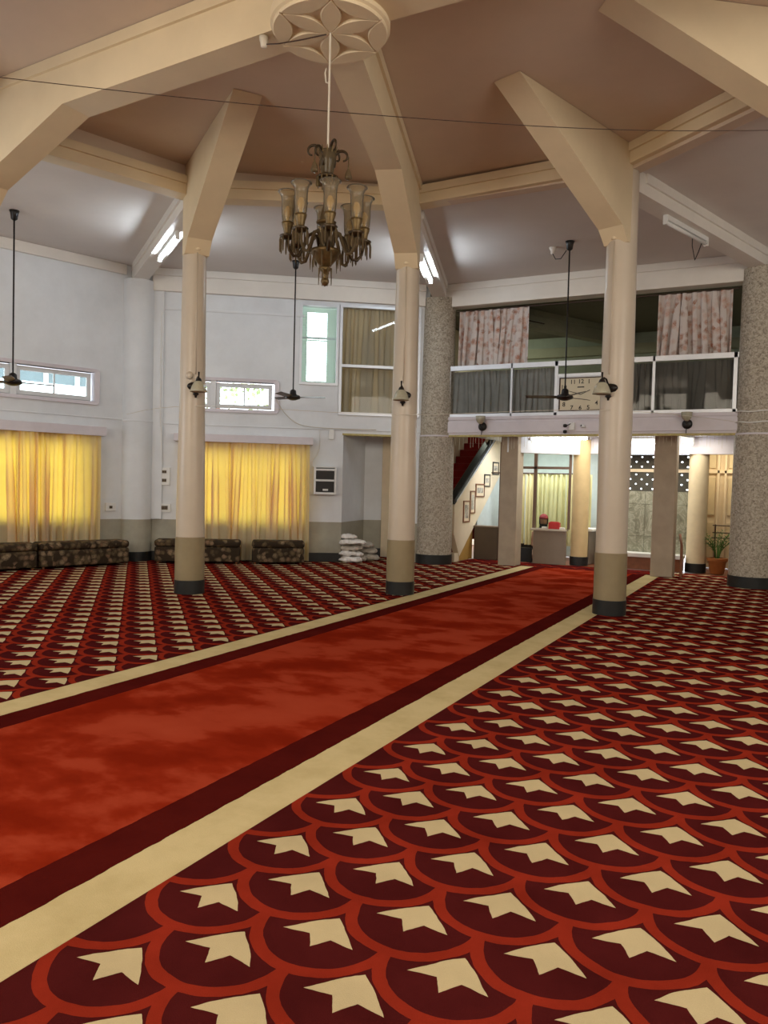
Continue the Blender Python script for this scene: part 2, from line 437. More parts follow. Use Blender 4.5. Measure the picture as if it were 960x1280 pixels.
# ------------------------------------------------------------------ structure: floor and carpets
struct(MB().box(-14.5, 7, -5, 20.5, -0.12, -0.012).build('floor', M_FLOORB), 'brown floor under the carpets')
Ye = 14.52
def deca(r):
    return [vert(k, r) for k in range(10)]
def clip_poly(poly, f):
    out = []
    for i in range(len(poly)):
        A, B = poly[i], poly[(i + 1) % len(poly)]; fa, fb = f(A), f(B)
        if fa >= 0: out.append(A)
        if (fa >= 0) != (fb >= 0): out.append(A + (B - A) * (fa / (fa - fb)))
    return out
def slab(name, poly, z0, z1, mat):
    F = Frame((0, 0, 0), (1, 0, 0), (0, 0, 1)); m = MB()
    a = [m.bm.verts.new((p[0], p[1], z0)) for p in poly]; b = [m.bm.verts.new((p[0], p[1], z1)) for p in poly]
    m.bm.faces.new(a[::-1]); m.bm.faces.new(b)
    for i in range(len(a)):
        j = (i + 1) % len(a); m.bm.faces.new([a[i], a[j], b[j], b[i]])
    return m.build(name, mat)
XL, XR = -4.56, -2.02
body = [Vector((v.x, v.y, 0)) for v in deca(RO)]
left = clip_poly(body, lambda p: XL - p.x)
o = slab('patterned_carpet', left, -0.012, 0.0, M_FIELD_L)
tag(o, 'fish-scale carpet with cream arrowheads between the aisle and the yellow curtained windows', 'carpet', None, 'thing')
right = [p for p in clip_poly(body, lambda p: p.x - XR)]
# stretch the right field under the gallery up to the foyer floor
right = [Vector((XR, -3.0, 0)), Vector((3.9, -0.2, 0)), Vector((5.6, 5.3, 0)), Vector((3.95, 10.55, 0)), Vector((-0.4, 13.8, 0)), Vector((-0.4, 15.25, 0)), Vector((-5.85, 15.25, 0)), Vector((-5.85, Ye, 0)), Vector((XR, Ye, 0))]
o = slab('patterned_carpet', right, -0.012, 0.0, M_FIELD_R)
tag(o, 'fish-scale carpet with cream arrowheads between the aisle and the granite column by the palm', 'carpet', None, 'thing')
alc = [Vector((-6.15, 13.85, 0)), Vector((XL, 13.85, 0)), Vector((XL, Ye, 0)), Vector((-5.85, Ye, 0)), Vector((-5.97, 14.5, 0)), Vector((-8.2, 14.6, 0)), Vector((-7.75, 12.72, 0))]
struct(slab('floor_alcove', alc, -0.012, -0.0005, M_FIELD_L), 'red carpeted floor of the alcove and stair foot')
ais = [Vector((XL, -2.8, 0)), Vector((XR, -3.0, 0)), Vector((XR, Ye, 0)), Vector((XL, Ye, 0))]
o = slab('aisle_carpet', ais, -0.012, 0.001, M_AISLE)
tag(o, 'long plain red carpet strip with maroon bands and cream edge stripes', 'carpet', None, 'thing')

# ------------------------------------------------------------------ structure: ceiling and beams
Z_IN, Z_OUT = 5.52, 5.30
struct(slab('ceiling', [Vector((v.x, v.y, 0)) for v in deca(RI + 0.05)], Z_IN, Z_IN + 0.15, M_CEIL), 'pinkish brown central ceiling')
for k in range(-5, 5):
    a, b, c, d = vert(k, RI), vert(k + 1, RI), vert(k + 1, RO + 0.25), vert(k, RO + 0.25)
    struct(slab('ceiling_outer', [a, b, c, d], Z_OUT, Z_OUT + 0.15, M_ROOF), 'pale outer ceiling bay')
RZ = {-2: 5.08, -1: 5.13, 0: 5.24, 1: 5.29, 2: 5.29}
def ring_beam(k):
    F = Wall(k, RI); L = F.L; za = RZ.get(k, 5.24); zb = RZ.get(k + 1, 5.24)
    def band(s0, s1, d0, d1, lo, hi):
        z = lambda q: za + (zb - za) * q / L
        return MB().quadbox([F.p(s0, d0, z(s0) + lo), F.p(s1, d0, z(s1) + lo), F.p(s1, d1, z(s1) + lo), F.p(s0, d1, z(s0) + lo), F.p(s0, d0, z(s0) + hi), F.p(s1, d0, z(s1) + hi), F.p(s1, d1, z(s1) + hi), F.p(s0, d1, z(s0) + hi)])
    o = band(-0.02, L + 0.02, -0.13, 0.11, 0.0, 0.225).build('ceiling_beam', M_BEAM, bevel=0.008)
    struct(o, 'cream ring beam joining the inner column heads')
    band(0.1, L - 0.1, 0.11, 0.145, 0.13, 0.227).build('beam_ledge', M_BEAM, o)
    struct(MB().fbox(F, -0.01, L + 0.01, -0.13, 0.03, 5.25, Z_IN + 0.02).build('ceiling_upstand', M_CEIL), 'brownish upstand between the ring beam and the central ceiling')
for k in range(-5, 5): ring_beam(k)
class RF(Frame):
    def __init__(s, k):
        u = radial(k)
        if k == -2: a = radians(-87.0); u = Vector((sin(a), cos(a), 0))
        Frame.__init__(s, (CX, CY, 0), u, (-u.y, u.x, 0))
for k in range(-5, 5):
    F = RF(k); hw = 0.155
    if k in (-2, 0, 3, -5):
        kr = 3.0 if k == -2 else 2.80
        # draw as two convex pieces to keep faces clean
        m = MB().prism(F, [(0.35, 5.07), (kr, 5.06), (kr, 5.515), (0.35, 5.515)], -hw, hw)
        m.prism(F, [(kr, 5.06), (4.30, 4.56), (4.44, 4.40), (4.60, 4.40), (4.60, 5.515), (kr, 5.515)], -hw, hw)
        o = struct(m.build('ceiling_beam', M_BEAM), 'deep cream beam running from the ceiling rosette to a column head')
        MB().fbox(F, 0.45, 4.44, hw, hw + 0.03, 5.41, 5.515).fbox(F, 0.45, 4.44, -hw - 0.03, -hw, 5.41, 5.515).build('beam_ledge', M_BEAM, o)
    else:
        m = MB().prism(F, [(2.25, 5.515), (4.30, 4.56), (4.44, 4.40), (4.60, 4.40), (4.60, 5.515)], -hw, hw)
        struct(m.build('ceiling_beam', M_BEAM), 'sloping cream bracket rising from a column head to the ceiling')
    # outer radial beam
    m = MB().prism(F, [(4.55, 5.05), (RO - 0.05, 5.05), (RO - 0.05, 5.31), (4.55, 5.31)], -0.13, 0.13)
    o = struct(m.build('ceiling_beam', M_BEAMW), 'white outer beam between an inner and an outer column')
    MB().fbox(F, 4.85, RO - 0.3, 0.13, 0.16, 5.19, 5.305).fbox(F, 4.85, RO - 0.3, -0.16, -0.13, 5.19, 5.305).build('beam_ledge', M_BEAMW, o)

# ceiling rosette with six petals
def rosette():
    root = thing('ceiling_rosette', (CX, CY, 5.07), 'round plaster ceiling rosette with a six petal flower relief above the chandelier', 'ceiling rosette')
    MB().lathe((CX, CY, 0), [(0.02, 5.02), (0.44, 5.02), (0.465, 5.035), (0.465, 5.12), (0.40, 5.16), (0.02, 5.16)], 64).build('disc', M_BEAM, root)
    A0 = radians(2.2); Rr = 0.425; ZB = 5.018
    def plate(name, pts):
        m = MB(); n = len(pts); c = sum((Vector(p) for p in pts), Vector()) / n
        rings = []
        for sc, z in ((1.0, 5.022), (1.0, 5.010), (0.93, 4.998)):
            rings.append([m.bm.verts.new((c.x + (p[0] - c.x) * sc, c.y + (p[1] - c.y) * sc, z)) for p in pts])
        for A, B in zip(rings, rings[1:]):
            for q in range(n): m.bm.faces.new([A[q], A[(q + 1) % n], B[(q + 1) % n], B[q]])
        m.bm.faces.new(rings[-1]); m.bm.faces.new(rings[0][::-1]); m.build(name, M_BEAM, root)
    for i in range(6):
        a = A0 + i * pi / 3; d = Vector((cos(a), sin(a), 0)); n = Vector((-d.y, d.x, 0)); o_ = Vector((CX, CY, 0))
        w = 0.078; N = 14
        up_e = [o_ + d * (Rr * t / N) + n * w * 4 * (t / N) * (1 - t / N) for t in range(N + 1)]
        lo_e = [o_ + d * (Rr * t / N) - n * w * 4 * (t / N) * (1 - t / N) for t in range(N - 1, 0, -1)]
        plate('petal', up_e + lo_e)
        a1 = a + pi / 3; P0 = o_ + d * Rr; P1 = o_ + Vector((cos(a1), sin(a1), 0)) * Rr; mid = (P0 + P1) / 2; inn = (o_ - mid).normalized()
        rim = [o_ + Vector((cos(a + (a1 - a) * t / N), sin(a + (a1 - a) * t / N), 0)) * 0.445 for t in range(N + 1)]
        arc = [P1 + (P0 - P1) * (t / N) + inn * 0.075 * 4 * (t / N) * (1 - t / N) for t in range(1, N)]
        plate('rim_petal', rim + arc)
rosette()

# ------------------------------------------------------------------ structure: walls
def holed_wall(name, F, s0, s1, z0, z1, holes, mat, th=0.25, d0=0.0, label=None):
    ss = sorted({s0, s1, *[h[0] for h in holes], *[h[1] for h in holes]}); zs = sorted({z0, z1, *[h[2] for h in holes], *[h[3] for h in holes]})
    def solid(i, j):
        if i < 0 or j < 0 or i >= len(ss) - 1 or j >= len(zs) - 1: return False
        cs, cz = (ss[i] + ss[i + 1]) / 2, (zs[j] + zs[j + 1]) / 2
        return not any(h[0] < cs < h[1] and h[2] < cz < h[3] for h in holes)
    m = MB(); V = {}
    def v(i, j, b):
        if (i, j, b) not in V: V[i, j, b] = m.bm.verts.new(F.p(ss[i], d0 - (th if b else 0), zs[j]))
        return V[i, j, b]
    for i in range(len(ss) - 1):
        for j in range(len(zs) - 1):
            if not solid(i, j): continue
            m.bm.faces.new([v(i, j, 0), v(i + 1, j, 0), v(i + 1, j + 1, 0), v(i, j + 1, 0)])
            m.bm.faces.new([v(i, j, 1), v(i, j + 1, 1), v(i + 1, j + 1, 1), v(i + 1, j, 1)])
            for (di, dj, A, B) in ((-1, 0, (i, j), (i, j + 1)), (1, 0, (i + 1, j), (i + 1, j + 1)), (0, -1, (i, j), (i + 1, j)), (0, 1, (i, j + 1), (i + 1, j + 1))):
                if not solid(i + di, j + dj):
                    m.bm.faces.new([v(*A, 0), v(*B, 0), v(*B, 1), v(*A, 1)])
    return struct(m.build(name, mat), label)
HA = [(0.75, 4.78, 2.82, 3.32), (0.95, 4.65, 0.75, 2.12)]
holed_wall('wall_left', WA, 0, WA.L, 0, 5.30, HA, M_WALL, label='white wall with a grey dado and yellow curtained windows')
HB = [(0.88, 2.47, 2.82, 3.33), (0.95, 3.0, 0.75, 2.12), (2.95, 3.62, 3.36, 4.82), (3.70, 5.20, 2.82, 4.84), (3.78, 5.16, -0.01, 2.44)]
holed_wall('wall_back_left', WB, 0, WB.L - 0.2, 0, 5.30, HB, M_WALL, label='white wall with a grey dado, high windows and an alcove opening')
for k, nm in ((-3, 'wall_rear_left'), (-4, 'wall_rear_a'), (-5, 'wall_rear_b'), (4, 'wall_rear_c'), (3, 'wall_rear_d'), (2, 'wall_right_rear'), (1, 'wall_right')):
    F = Wall(k); e0 = 0.3 if k == 1 else 0.0; holed_wall({'wall_rear_a': 'wall_rear', 'wall_rear_b': 'wall_rear_window_side', 'wall_rear_c': 'wall_rear_right', 'wall_rear_d': 'wall_side_rear'}.get(nm, nm), F, e0, F.L, 0, 5.30, [], M_WALL, label='white wall with a grey dado')
# back side: header beam, parapet band and fascia
struct(MB().fbox(WC, 0.12, WC.L - 0.12, -0.2, 0.10, 4.88, 5.30).fbox(WC, 0.2, WC.L - 0.2, 0.10, 0.13, 5.17, 5.30).build('trim_1', M_BEAMW, bevel=0.01), 'white header beam over the gallery opening')
o = struct(MB().fbox(WC, 0.10, WC.L - 0.15, -0.25, 0.13, 2.46, 2.80).fbox(WC, 0.10, WC.L - 0.15, 0.13, 0.15, 2.50, 2.71).fbox(WC, 0.10, WC.L - 0.15, 0.13, 0.145, 2.74, 2.80).build('trim_2', M_LILAC, bevel=0.006), 'white fascia band along the gallery floor edge')
struct(MB().fbox(WC, 0.12, WC.L - 0.17, 0.06, 0.14, 2.425, 2.46).build('trim_3', M_TINSEL), 'yellowish lower edge of the gallery fascia')
# wall B top band and strips; wall A cornice
struct(MB().fbox(WB, 0.25, WB.L - 0.3, 0, 0.09, 4.90, 5.30).fbox(WB, 0.25, WB.L - 0.3, 0.09, 0.13, 5.17, 5.30).build('trim_4', M_BEAMW, bevel=0.012), 'projecting white beam along the top of the wall')
struct(MB().fbox(WA, 0, WA.L - 0.25, 0, 0.05, 5.12, 5.30).build('trim_5', M_BEAMW, bevel=0.01), 'white cornice along the top of the left wall')
struct(MB().fbox(WB, 0.27, 0.46, 0, 0.05, 0.76, 4.90).fbox(WB, 0.46, 3.0, 0, 0.02, 4.58, 4.62).build('trim_6', M_WALLS, bevel=0.004), 'raised plaster strip beside the corner pilaster')
struct(MB().fbox(WA, 0, WA.L - 0.2, 0, 0.018, 2.535, 2.555).build('trim_7', M_WALLS, bevel=0.006), 'thin ledge line along the left wall')
struct(MB().fbox(WB, 0.25, WB.L - 0.32, 0, 0.018, 2.50, 2.52).build('trim_8', M_WALLS, bevel=0.006), 'thin ledge line along the back left wall')
struct(MB().fbox(WA, 0, WA.L - 0.2, 0, 0.02, 0, 0.17).build('baseboard_left', M_FOOT, bevel=0.004), 'dark skirting')
struct(MB().fbox(WB, 0.2, 3.78, 0, 0.02, 0, 0.17).build('baseboard_back_left', M_FOOT, bevel=0.004), 'dark skirting')
# alcove behind the opening
struct(MB().quadbox([WB.p(3.78, -0.02, 0), WB.p(4.35, -1.2, 0), WB.p(4.25, -1.25, 0), WB.p(3.68, -0.07, 0), WB.p(3.78, -0.02, 2.6), WB.p(4.35, -1.2, 2.6), WB.p(4.25, -1.25, 2.6), WB.p(3.68, -0.07, 2.6)]).build('wall_alcove_side', M_WALL), 'slanted side wall of the alcove')
struct(MB().fbox(WB, 4.3, 4.83, -1.3, -1.2, 0, 2.6).build('wall_alcove_back', M_WALL), 'back wall of the alcove')
struct(MB().fbox(WB, 4.40, 4.83, -1.2, -1.18, 0, 0.17).build('baseboard_alcove', M_FOOT), 'dark skirting')
struct(MB().fbox(WB, 4.83, 4.88, -1.32, -1.17, 0, 2.5).build('trim_9', M_WALLS), 'white jamb at the end of the alcove wall')
struct(MB().fbox(WB, 3.6, 5.4, -1.5, -0.02, 2.46, 2.60).build('ceiling_alcove', M_WALLS), 'low ceiling of the alcove')
struct(MB().fbox(WB, 3.76, 5.18, -0.26, 0.012, 2.41, 2.445).build('trim_10', M_TINSEL), 'yellowish lintel edge of the alcove opening')

# ------------------------------------------------------------------ outer round columns
def joint_ring(c, r, z, mat, parent): return MB().lathe((c.x, c.y, 0), [(r + 0.006, z - 0.015), (r + 0.016, z), (r + 0.006, z + 0.015)], 40, False).build('joint_ring', mat, parent, smooth=True)
def granite_column(k, label):
    c = vert(k, RO); root = thing('granite_column', (c.x, c.y, 0), label, 'column', 'thick speckled outer columns')
    MB().lathe((c.x, c.y, 0), [(0.345, 0.17), (0.335, 2.44)], 48).build('lower_shaft', M_GRAN, root, smooth=True, auto=0.6)
    MB().lathe((c.x, c.y, 0), [(0.325, 2.44), (0.300, 5.06)], 48).build('upper_shaft', M_GRAN, root, smooth=True, auto=0.6)
    MB().lathe((c.x, c.y, 0), [(0.355, 0.0), (0.355, 0.18)], 48).build('base_ring', M_FOOT, root, smooth=True, auto=0.6)
    joint_ring(c, 0.33, 2.44, M_LILAC, root)
    return c
granite_column(0, 'thick speckled granite column between the stack of white cloths and the red stairs')
granite_column(1, 'thick speckled granite column standing beside the potted palm')
c = vert(-1, RO); root = thing('corner_pilaster', (c.x, c.y, 0), 'round white corner pilaster with a grey dado between the two curtained windows', 'column')
MB().lathe((c.x, c.y, 0), [(0.285, 0.0), (0.285, 5.05)], 40).build('shaft', M_WALL, root, smooth=True, auto=0.6)
MB().lathe((c.x, c.y, 0), [(0.295, 0.0), (0.295, 0.17)], 40).build('base_ring', M_FOOT, root, smooth=True, auto=0.6)
MB().lathe((c.x, c.y, 0), [(0.285, 2.51), (0.297, 2.525), (0.285, 2.54)], 40, False).build('joint_ring', M_WALLS, root, smooth=True)

# ------------------------------------------------------------------ inner slender columns with wall lamps
LBL = {-2: 'slender peach column left of the view below the long ceiling beam', -1: 'slender peach column with a beige foot in front of the window between the floral benches',
       0: 'slender peach column standing in front of the alcove with the white cloths', 1: 'slender peach column standing at the cream stripe in front of the foyer', 2: 'slender peach column beyond the edge of the view under the sloping bracket'}
def inner_column(k):
    c = vert(k, RI); u = -radial(k)
    root = thing('painted_column', (c.x, c.y, 0), LBL[k], 'column', 'slender inner columns')
    top = {-1: 0.150, 0: 0.157, 1: 0.176}.get(k, 0.16)
    MB().lathe((c.x, c.y, 0), [(0.185, 0.73), (0.183, 1.2), (top + 0.018, 2.3), (top, 4.5), (top, 5.25)], 40).build('shaft', M_COLP, root, smooth=True, auto=0.6)
    MB().lathe((c.x, c.y, 0), [(0.192, 0.17), (0.192, 0.74), (0.186, 0.745)], 40).build('dado', M_COLD, root, smooth=True, auto=0.6)
    MB().lathe((c.x, c.y, 0), [(0.197, 0.0), (0.197, 0.18)], 40).build('base_ring', M_FOOT, root, smooth=True, auto=0.6)
    q = lambda r, z, sd=0.0: Vector((c.x, c.y, 0)) + u * r + Vector((-u.y, u.x, 0)) * sd + Vector((0, 0, z))
    # surface conduit from the capital down to the lamp
    MB().tube([q(top + 0.006, 4.42, 0.0), q(top + 0.010, 3.6), q(top + 0.022, 2.86)], 0.008, 6).build('conduit', M_COLP, root, smooth=True)
    MB().lathe(q(0.16, 4.47, 0.0), [(0.03, -0.03), (0.045, -0.02), (0.045, 0.02), (0.03, 0.03)], 12, True).build('junction_box', M_BEAM, root, smooth=True)
    MB().tube([q(0.16, 4.47, -0.16), q(0.16, 4.47, 0.16)], 0.010, 6).build('cross_conduit', M_BEAM, root, smooth=True)
    return c, u
def wall_lamp(base, u, z, label, up=False, rb=0.18):
    """base: axis point of the wall face, u: outward direction"""
    base = Vector((base[0], base[1], 0)); loc = base + u * rb + Vector((0, 0, z))
    root = thing('wall_lamp', loc, label, 'wall lamp', 'bell shaped wall lamps')
    sd = Vector((-u.y, u.x, 0))
    q = lambda r, dz, s=0.0: loc + u * r + sd * s + Vector((0, 0, dz))
    ax = u.to_track_quat('Z', 'Y').to_matrix()
    MB().lathe(loc, [(0.075, -0.012), (0.082, 0.0), (0.075, 0.018), (0.05, 0.03), (0.02, 0.036)], 24, True, ax @ Matrix.Diagonal((1.35 if not up else 1.0, 1.0 if up else 0.72, 1))).build('backplate', M_BLACK, root, smooth=True)
    if not up:
        MB().tube([q(0.02, 0.03), q(0.08, 0.10), q(0.13, 0.11), q(0.165, 0.07)], 0.011, 8).build('arm', M_BLACK, root, smooth=True)
        MB().lathe(q(0.17, 0), [(0.012, 0.17), (0.008, 0.10), (0.03, 0.085), (0.042, 0.05), (0.04, 0.04)], 16, True).build('finial', M_BLACK, root, smooth=True)
        MB().lathe(q(0.17, 0), [(0.035, 0.055), (0.062, 0.035), (0.085, -0.01), (0.10, -0.055), (0.108, -0.085), (0.103, -0.085), (0.095, -0.055), (0.08, -0.01), (0.05, 0.03)], 28, False).build('shade', M_OPAL, root, smooth=True)
        MB().lathe(q(0.02, -0.10), [(0.012, -0.045), (0.016, -0.02), (0.04, 0.0), (0.03, 0.02)], 14, True).build('tail', M_BLACK, root, smooth=True)
    else:
        MB().tube([q(0.02, 0.0), q(0.08, -0.01), q(0.115, 0.02), q(0.115, 0.055)], 0.011, 8).build('arm', M_BLACK, root, smooth=True)
        MB().lathe(q(0.115, 0), [(0.02, 0.04), (0.04, 0.055), (0.07, 0.085), (0.085, 0.13), (0.088, 0.185), (0.083, 0.185), (0.078, 0.13), (0.06, 0.09), (0.03, 0.06)], 28, False).build('shade', M_OPAL, root, smooth=True)
        MB().tube([q(0.01, -0.06, -0.01), q(0.01, -0.15, -0.012)], 0.007, 6).build('cable', M_BLACK, root, smooth=True)
for k in (-2, -1, 0, 1, 2):
    c, u = inner_column(k)
    if k in (-1, 0, 1):
        wall_lamp(c, u, 2.70, {-1: 'black wall lamp with an opal bell shade on the column by the floral benches', 0: 'black wall lamp with an opal bell shade on the column before the alcove',
                               1: 'black wall lamp with an opal bell shade on the slender column overlapping the clock'}[k], False, 0.175)
# round switch rose beside the lamp of the left column
cL = vert(-1, RI); uL = -radial(-1); sL = Vector((-uL.y, uL.x, 0))
pp = Vector((cL.x, cL.y, 2.84)) + (uL * cos(-0.45) + sL * sin(-0.45)) * 0.172
tag(MB().lathe(pp, [(0.045, -0.005), (0.05, 0.005), (0.04, 0.022), (0.015, 0.026)], 20, True, (uL * cos(-0.45) + sL * sin(-0.45)).to_track_quat('Z', 'Y').to_matrix()).build('ceiling_rose_plug', M_COLP, None, smooth=True), 'small round cream plug box on the slender column above the lamp', 'plug box', None, 'thing')
for s_, lb in ((0.99, 'dark round wall lamp with an upturned opal cup on the fascia near the stairs'), (4.55, 'dark round wall lamp with an upturned opal cup on the fascia by the palm')):
    wall_lamp(WC.p(s_, 0, 0), WC.n, 2.61, lb, True, 0.165)

# ------------------------------------------------------------------ windows
def casement(F, s0, s1, z0, z1, d, mat, parent, fr=0.05, mid=None, midz=None, depth=0.06):
    m = MB().fbox(F, s0, s1, d - depth, d, z0, z0 + fr).fbox(F, s0, s1, d - depth, d, z1 - fr, z1)
    m.fbox(F, s0, s0 + fr, d - depth, d, z0 + fr, z1 - fr).fbox(F, s1 - fr, s1, d - depth, d, z0 + fr, z1 - fr)
    if mid:
        for q in mid: m.fbox(F, q - 0.012, q + 0.012, d - depth + 0.01, d - 0.01, z0 + fr, z1 - fr)
    if midz:
        for q in midz: m.fbox(F, s0 + fr, s1 - fr, d - depth + 0.01, d - 0.01, q - 0.012, q + 0.012)
    f = m.build('window_frame', mat, parent, bevel=0.004)
    return f
def pane(F, s0, s1, z0, z1, d, mat, parent):
    return MB().fbox(F, s0, s1, d - 0.004, d, z0, z1).build('pane', mat, parent)
n_win = [0]
def window(F, label):
    n_win[0] += 1
    o = bpy.data.objects.new('window_%d' % n_win[0], None); COL.objects.link(o); o.location = F.p(2, 0, 0); struct(o, label); return o
def surround(F, s0, s1, z0, z1, parent, w=0.09):
    m = MB()
    def rr(a, b, c, d, r, n=5):
        P = []
        for (cx, cz, st) in ((b - r, d - r, 0), (a + r, d - r, 1), (a + r, c + r, 2), (b - r, c + r, 3)):
            for i in range(n + 1):
                t = (st + i / n) * pi / 2; P.append((cx + r * cos(t), cz + r * sin(t)))
        return P
    A = rr(s0 - w, s1 + w, z0 - w * 0.7, z1 + w * 0.7, 0.07); B = rr(s0, s1, z0, z1, 0.012)
    for d0, d1, flip in ((0.035, 0.035, 0),):
        a = [m.bm.verts.new(F.p(p[0], 0.035, p[1])) for p in A]; b = [m.bm.verts.new(F.p(p[0], 0.02, p[1])) for p in B]; c = [m.bm.verts.new(F.p(p[0], -0.01, p[1])) for p in A]; e = [m.bm.verts.new(F.p(p[0], -0.12, p[1])) for p in B]
        for i in range(len(a)):
            j = (i + 1) % len(a)
            m.bm.faces.new([a[i], a[j], b[j], b[i]]); m.bm.faces.new([c[i], c[j], a[j], a[i]]); m.bm.faces.new([b[i], b[j], e[j], e[i]])
    m.build('window_surround', M_LILAC, parent, bevel=0.006)
# high strip windows
w = window(WA, 'long high strip window with white casements over the left curtains')
surround(WA, 0.75, 4.78, 2.82, 3.32, w)
for (a, b) in ((0.80, 2.02), (2.12, 3.38), (3.48, 4.74)):
    casement(WA, a, b, 2.83, 3.30, -0.05, M_WALLS, w, 0.07, [(a + b) / 2]); pane(WA, a + 0.07, b - 0.07, 2.89, 3.24, -0.08, M_GLASS, w)
MB().fbox(WA, 2.02, 2.12, -0.13, 0.0, 2.82, 3.32).fbox(WA, 3.38, 3.48, -0.13, 0.0, 2.82, 3.32).build('window_mullion', M_WALLS, w, bevel=0.004)
w = window(WB, 'high strip window with white casements half hidden by the slender column')
surround(WB, 0.88, 2.47, 2.82, 3.33, w)
casement(WB, 1.40, 2.43, 2.84, 3.30, -0.05, M_WALLS, w, 0.07, [1.915]); pane(WB, 1.47, 2.36, 2.9, 3.24, -0.08, M_GLASS, w)
casement(WB, 0.90, 1.30, 2.84, 3.30, -0.05, M_WALLS, w, 0.07); pane(WB, 0.97, 1.23, 2.9, 3.24, -0.08, M_GLASS, w)
MB().fbox(WB, 1.30, 1.40, -0.13, 0.0, 2.82, 3.33).build('window_mullion', M_WALLS, w, bevel=0.004)
# big windows behind the yellow curtains
for F, s0, s1, mids in ((WA, 0.95, 4.65, [1.85, 2.8, 3.75]), (WB, 0.95, 3.0, [1.6, 2.3])):
    w = window(F, 'wide window hidden behind yellow curtains')
    casement(F, s0, s1, 0.75, 2.12, -0.12, M_WALLS, w, 0.05, None, [1.55])
    for q in mids: MB().fbox(F, q - 0.03, q + 0.03, -0.18, -0.12, 0.80, 2.07).build('window_mullion', M_WALLS, w)
    pane(F, s0 + 0.05, s1 - 0.05, 0.8, 2.07, -0.15, M_GLASS, w)
# tall aluminium windows of the upper stair landing
w = window(WB, 'narrow tall aluminium window with a wire mesh, bright daylight behind')
casement(WB, 2.92, 3.65, 3.33, 4.85, 0.02, M_ALU, w, 0.045, None, None, 0.08); pane(WB, 2.97, 3.60, 3.38, 4.80, -0.03, M_GLASS, w)
m = MB()
for i in range(13): s_ = 2.98 + i * 0.05; m.fbox(WB, s_ - 0.0025, s_ + 0.0025, -0.075, -0.07, 3.38, 4.80)
for i in range(28): z_ = 3.40 + i * 0.05; m.fbox(WB, 2.97, 3.60, -0.075, -0.07, z_ - 0.0025, z_ + 0.0025)
m.fbox(WB, 2.97, 3.60, -0.11, -0.08, 4.21, 4.24)
m.build('wire_mesh', M_WALLS, w)
tag(MB().fbox(WB, 2.86, 3.07, -0.29, -0.285, 3.30, 4.86).fbox(WB, 3.07, 3.45, -0.29, -0.285, 3.30, 3.44).fbox(WB, 3.07, 3.45, -0.29, -0.285, 4.74, 4.86).fbox(WB, 3.45, 3.66, -0.29, -0.285, 3.30, 4.86).fbox(WB, 3.07, 3.45, -0.29, -0.285, 4.20, 4.225).build('sheer_blind', M_SHEER), 'pale green sheer blind edges behind the narrow tall window', 'blind', None, 'thing')
w = window(WB, 'large aluminium window with olive drapes behind the glass')
casement(WB, 3.67, 5.22, 2.79, 4.86, 0.03, M_ALU, w, 0.05, None, None, 0.08)
MB().fbox(WB, 3.72, 5.17, -0.05, 0.03, 3.69, 3.745).build('window_mullion', M_ALU, w, bevel=0.004)
pane(WB, 3.72, 5.17, 2.84, 3.69, -0.01, M_TINT, w); pane(WB, 3.72, 5.17, 3.745, 4.81, -0.01, M_TINT, w)
# stair landing room behind the large window (dim box so that the drapes read against it)
struct(MB().quadbox([WB.p(3.66, -0.26, 2.6), WB.p(3.66, -1.6, 2.6), WB.p(3.62, -1.6, 2.6), WB.p(3.62, -0.26, 2.6), WB.p(3.66, -0.26, 5.3), WB.p(3.66, -1.6, 5.3), WB.p(3.62, -1.6, 5.3), WB.p(3.62, -0.26, 5.3)]).build('wall_landing', M_GREENW), 'side wall of the upper landing')

# ------------------------------------------------------------------ curtains
def curtain(name, F, s0, s1, z0, z1, d, folds, amp, mat, label=None, cat='curtain', group=None, seed=1, spread=0.0, nz=16, parent=None, over=0.15):
    """pleated cloth whose folds double over themselves"""
    rr = random.Random(seed); K = 18; n = int(folds * K); m = MB(); rows = []; pitch = (s1 - s0) / folds
    am = [rr.uniform(0.55, 1.35) for _ in range(int(folds) + 3)]; ov = [rr.uniform(0.3, 1.6) for _ in range(int(folds) + 3)]
    sh = [rr.uniform(-0.3, 0.3) * pitch for _ in range(int(folds) + 3)]; dr = [rr.uniform(-0.6, 0.6) * pitch for _ in range(int(folds) + 3)]
    sh[0] = 0; dr[0] *= 0.3
    def lerp(L, f):
        q = int(f); e = f - q; e = e * e * (3 - 2 * e); return L[q] * (1 - e) + L[q + 1] * e
    for j in range(nz + 1):
        t = j / nz; z = z1 + (z0 - z1) * t; row = []
        for i in range(n + 1):
            x = i / n; f = x * folds; edge = min(1, x * folds, (1 - x) * folds)
            s_ = s0 + (s1 - s0) * x + spread * t * (x - 0.5) + edge * (lerp(sh, f) + lerp(dr, f) * t)
            s_ += edge * pitch * over * lerp(ov, f) * (0.35 + 1.1 * min(1, 2.5 * t)) * sin(4 * pi * f)
            dd = d + amp * lerp(am, f) * (0.6 + 0.5 * t) * cos(2 * pi * f) + 0.2 * amp * sin(1.7 * f + 2.5 * t)
            row.append(m.bm.verts.new(F.p(s_, dd, z)))
        rows.append(row)
    for A, B in zip(rows, rows[1:]):
        for i in range(n): m.bm.faces.new([A[i], A[i + 1], B[i + 1], B[i]])
    o = m.build(name, mat, parent, smooth=True)
    if label: tag(o, label, cat, group, 'thing')
    return o
G1 = 'yellow curtains of the hall windows'
curtain('window_curtain', WA, 0.80, 2.31, 0.06, 2.235, 0.16, 9, 0.03, M_CURT, 'yellow curtain panel at the outer end of the long left wall window', group=G1, seed=3)
curtain('window_curtain', WA, 2.29, 3.49, 0.06, 2.235, 0.105, 7, 0.032, M_CURT, 'bright yellow curtain panel beside the picture edge behind the first floral bench', group=G1, seed=4)
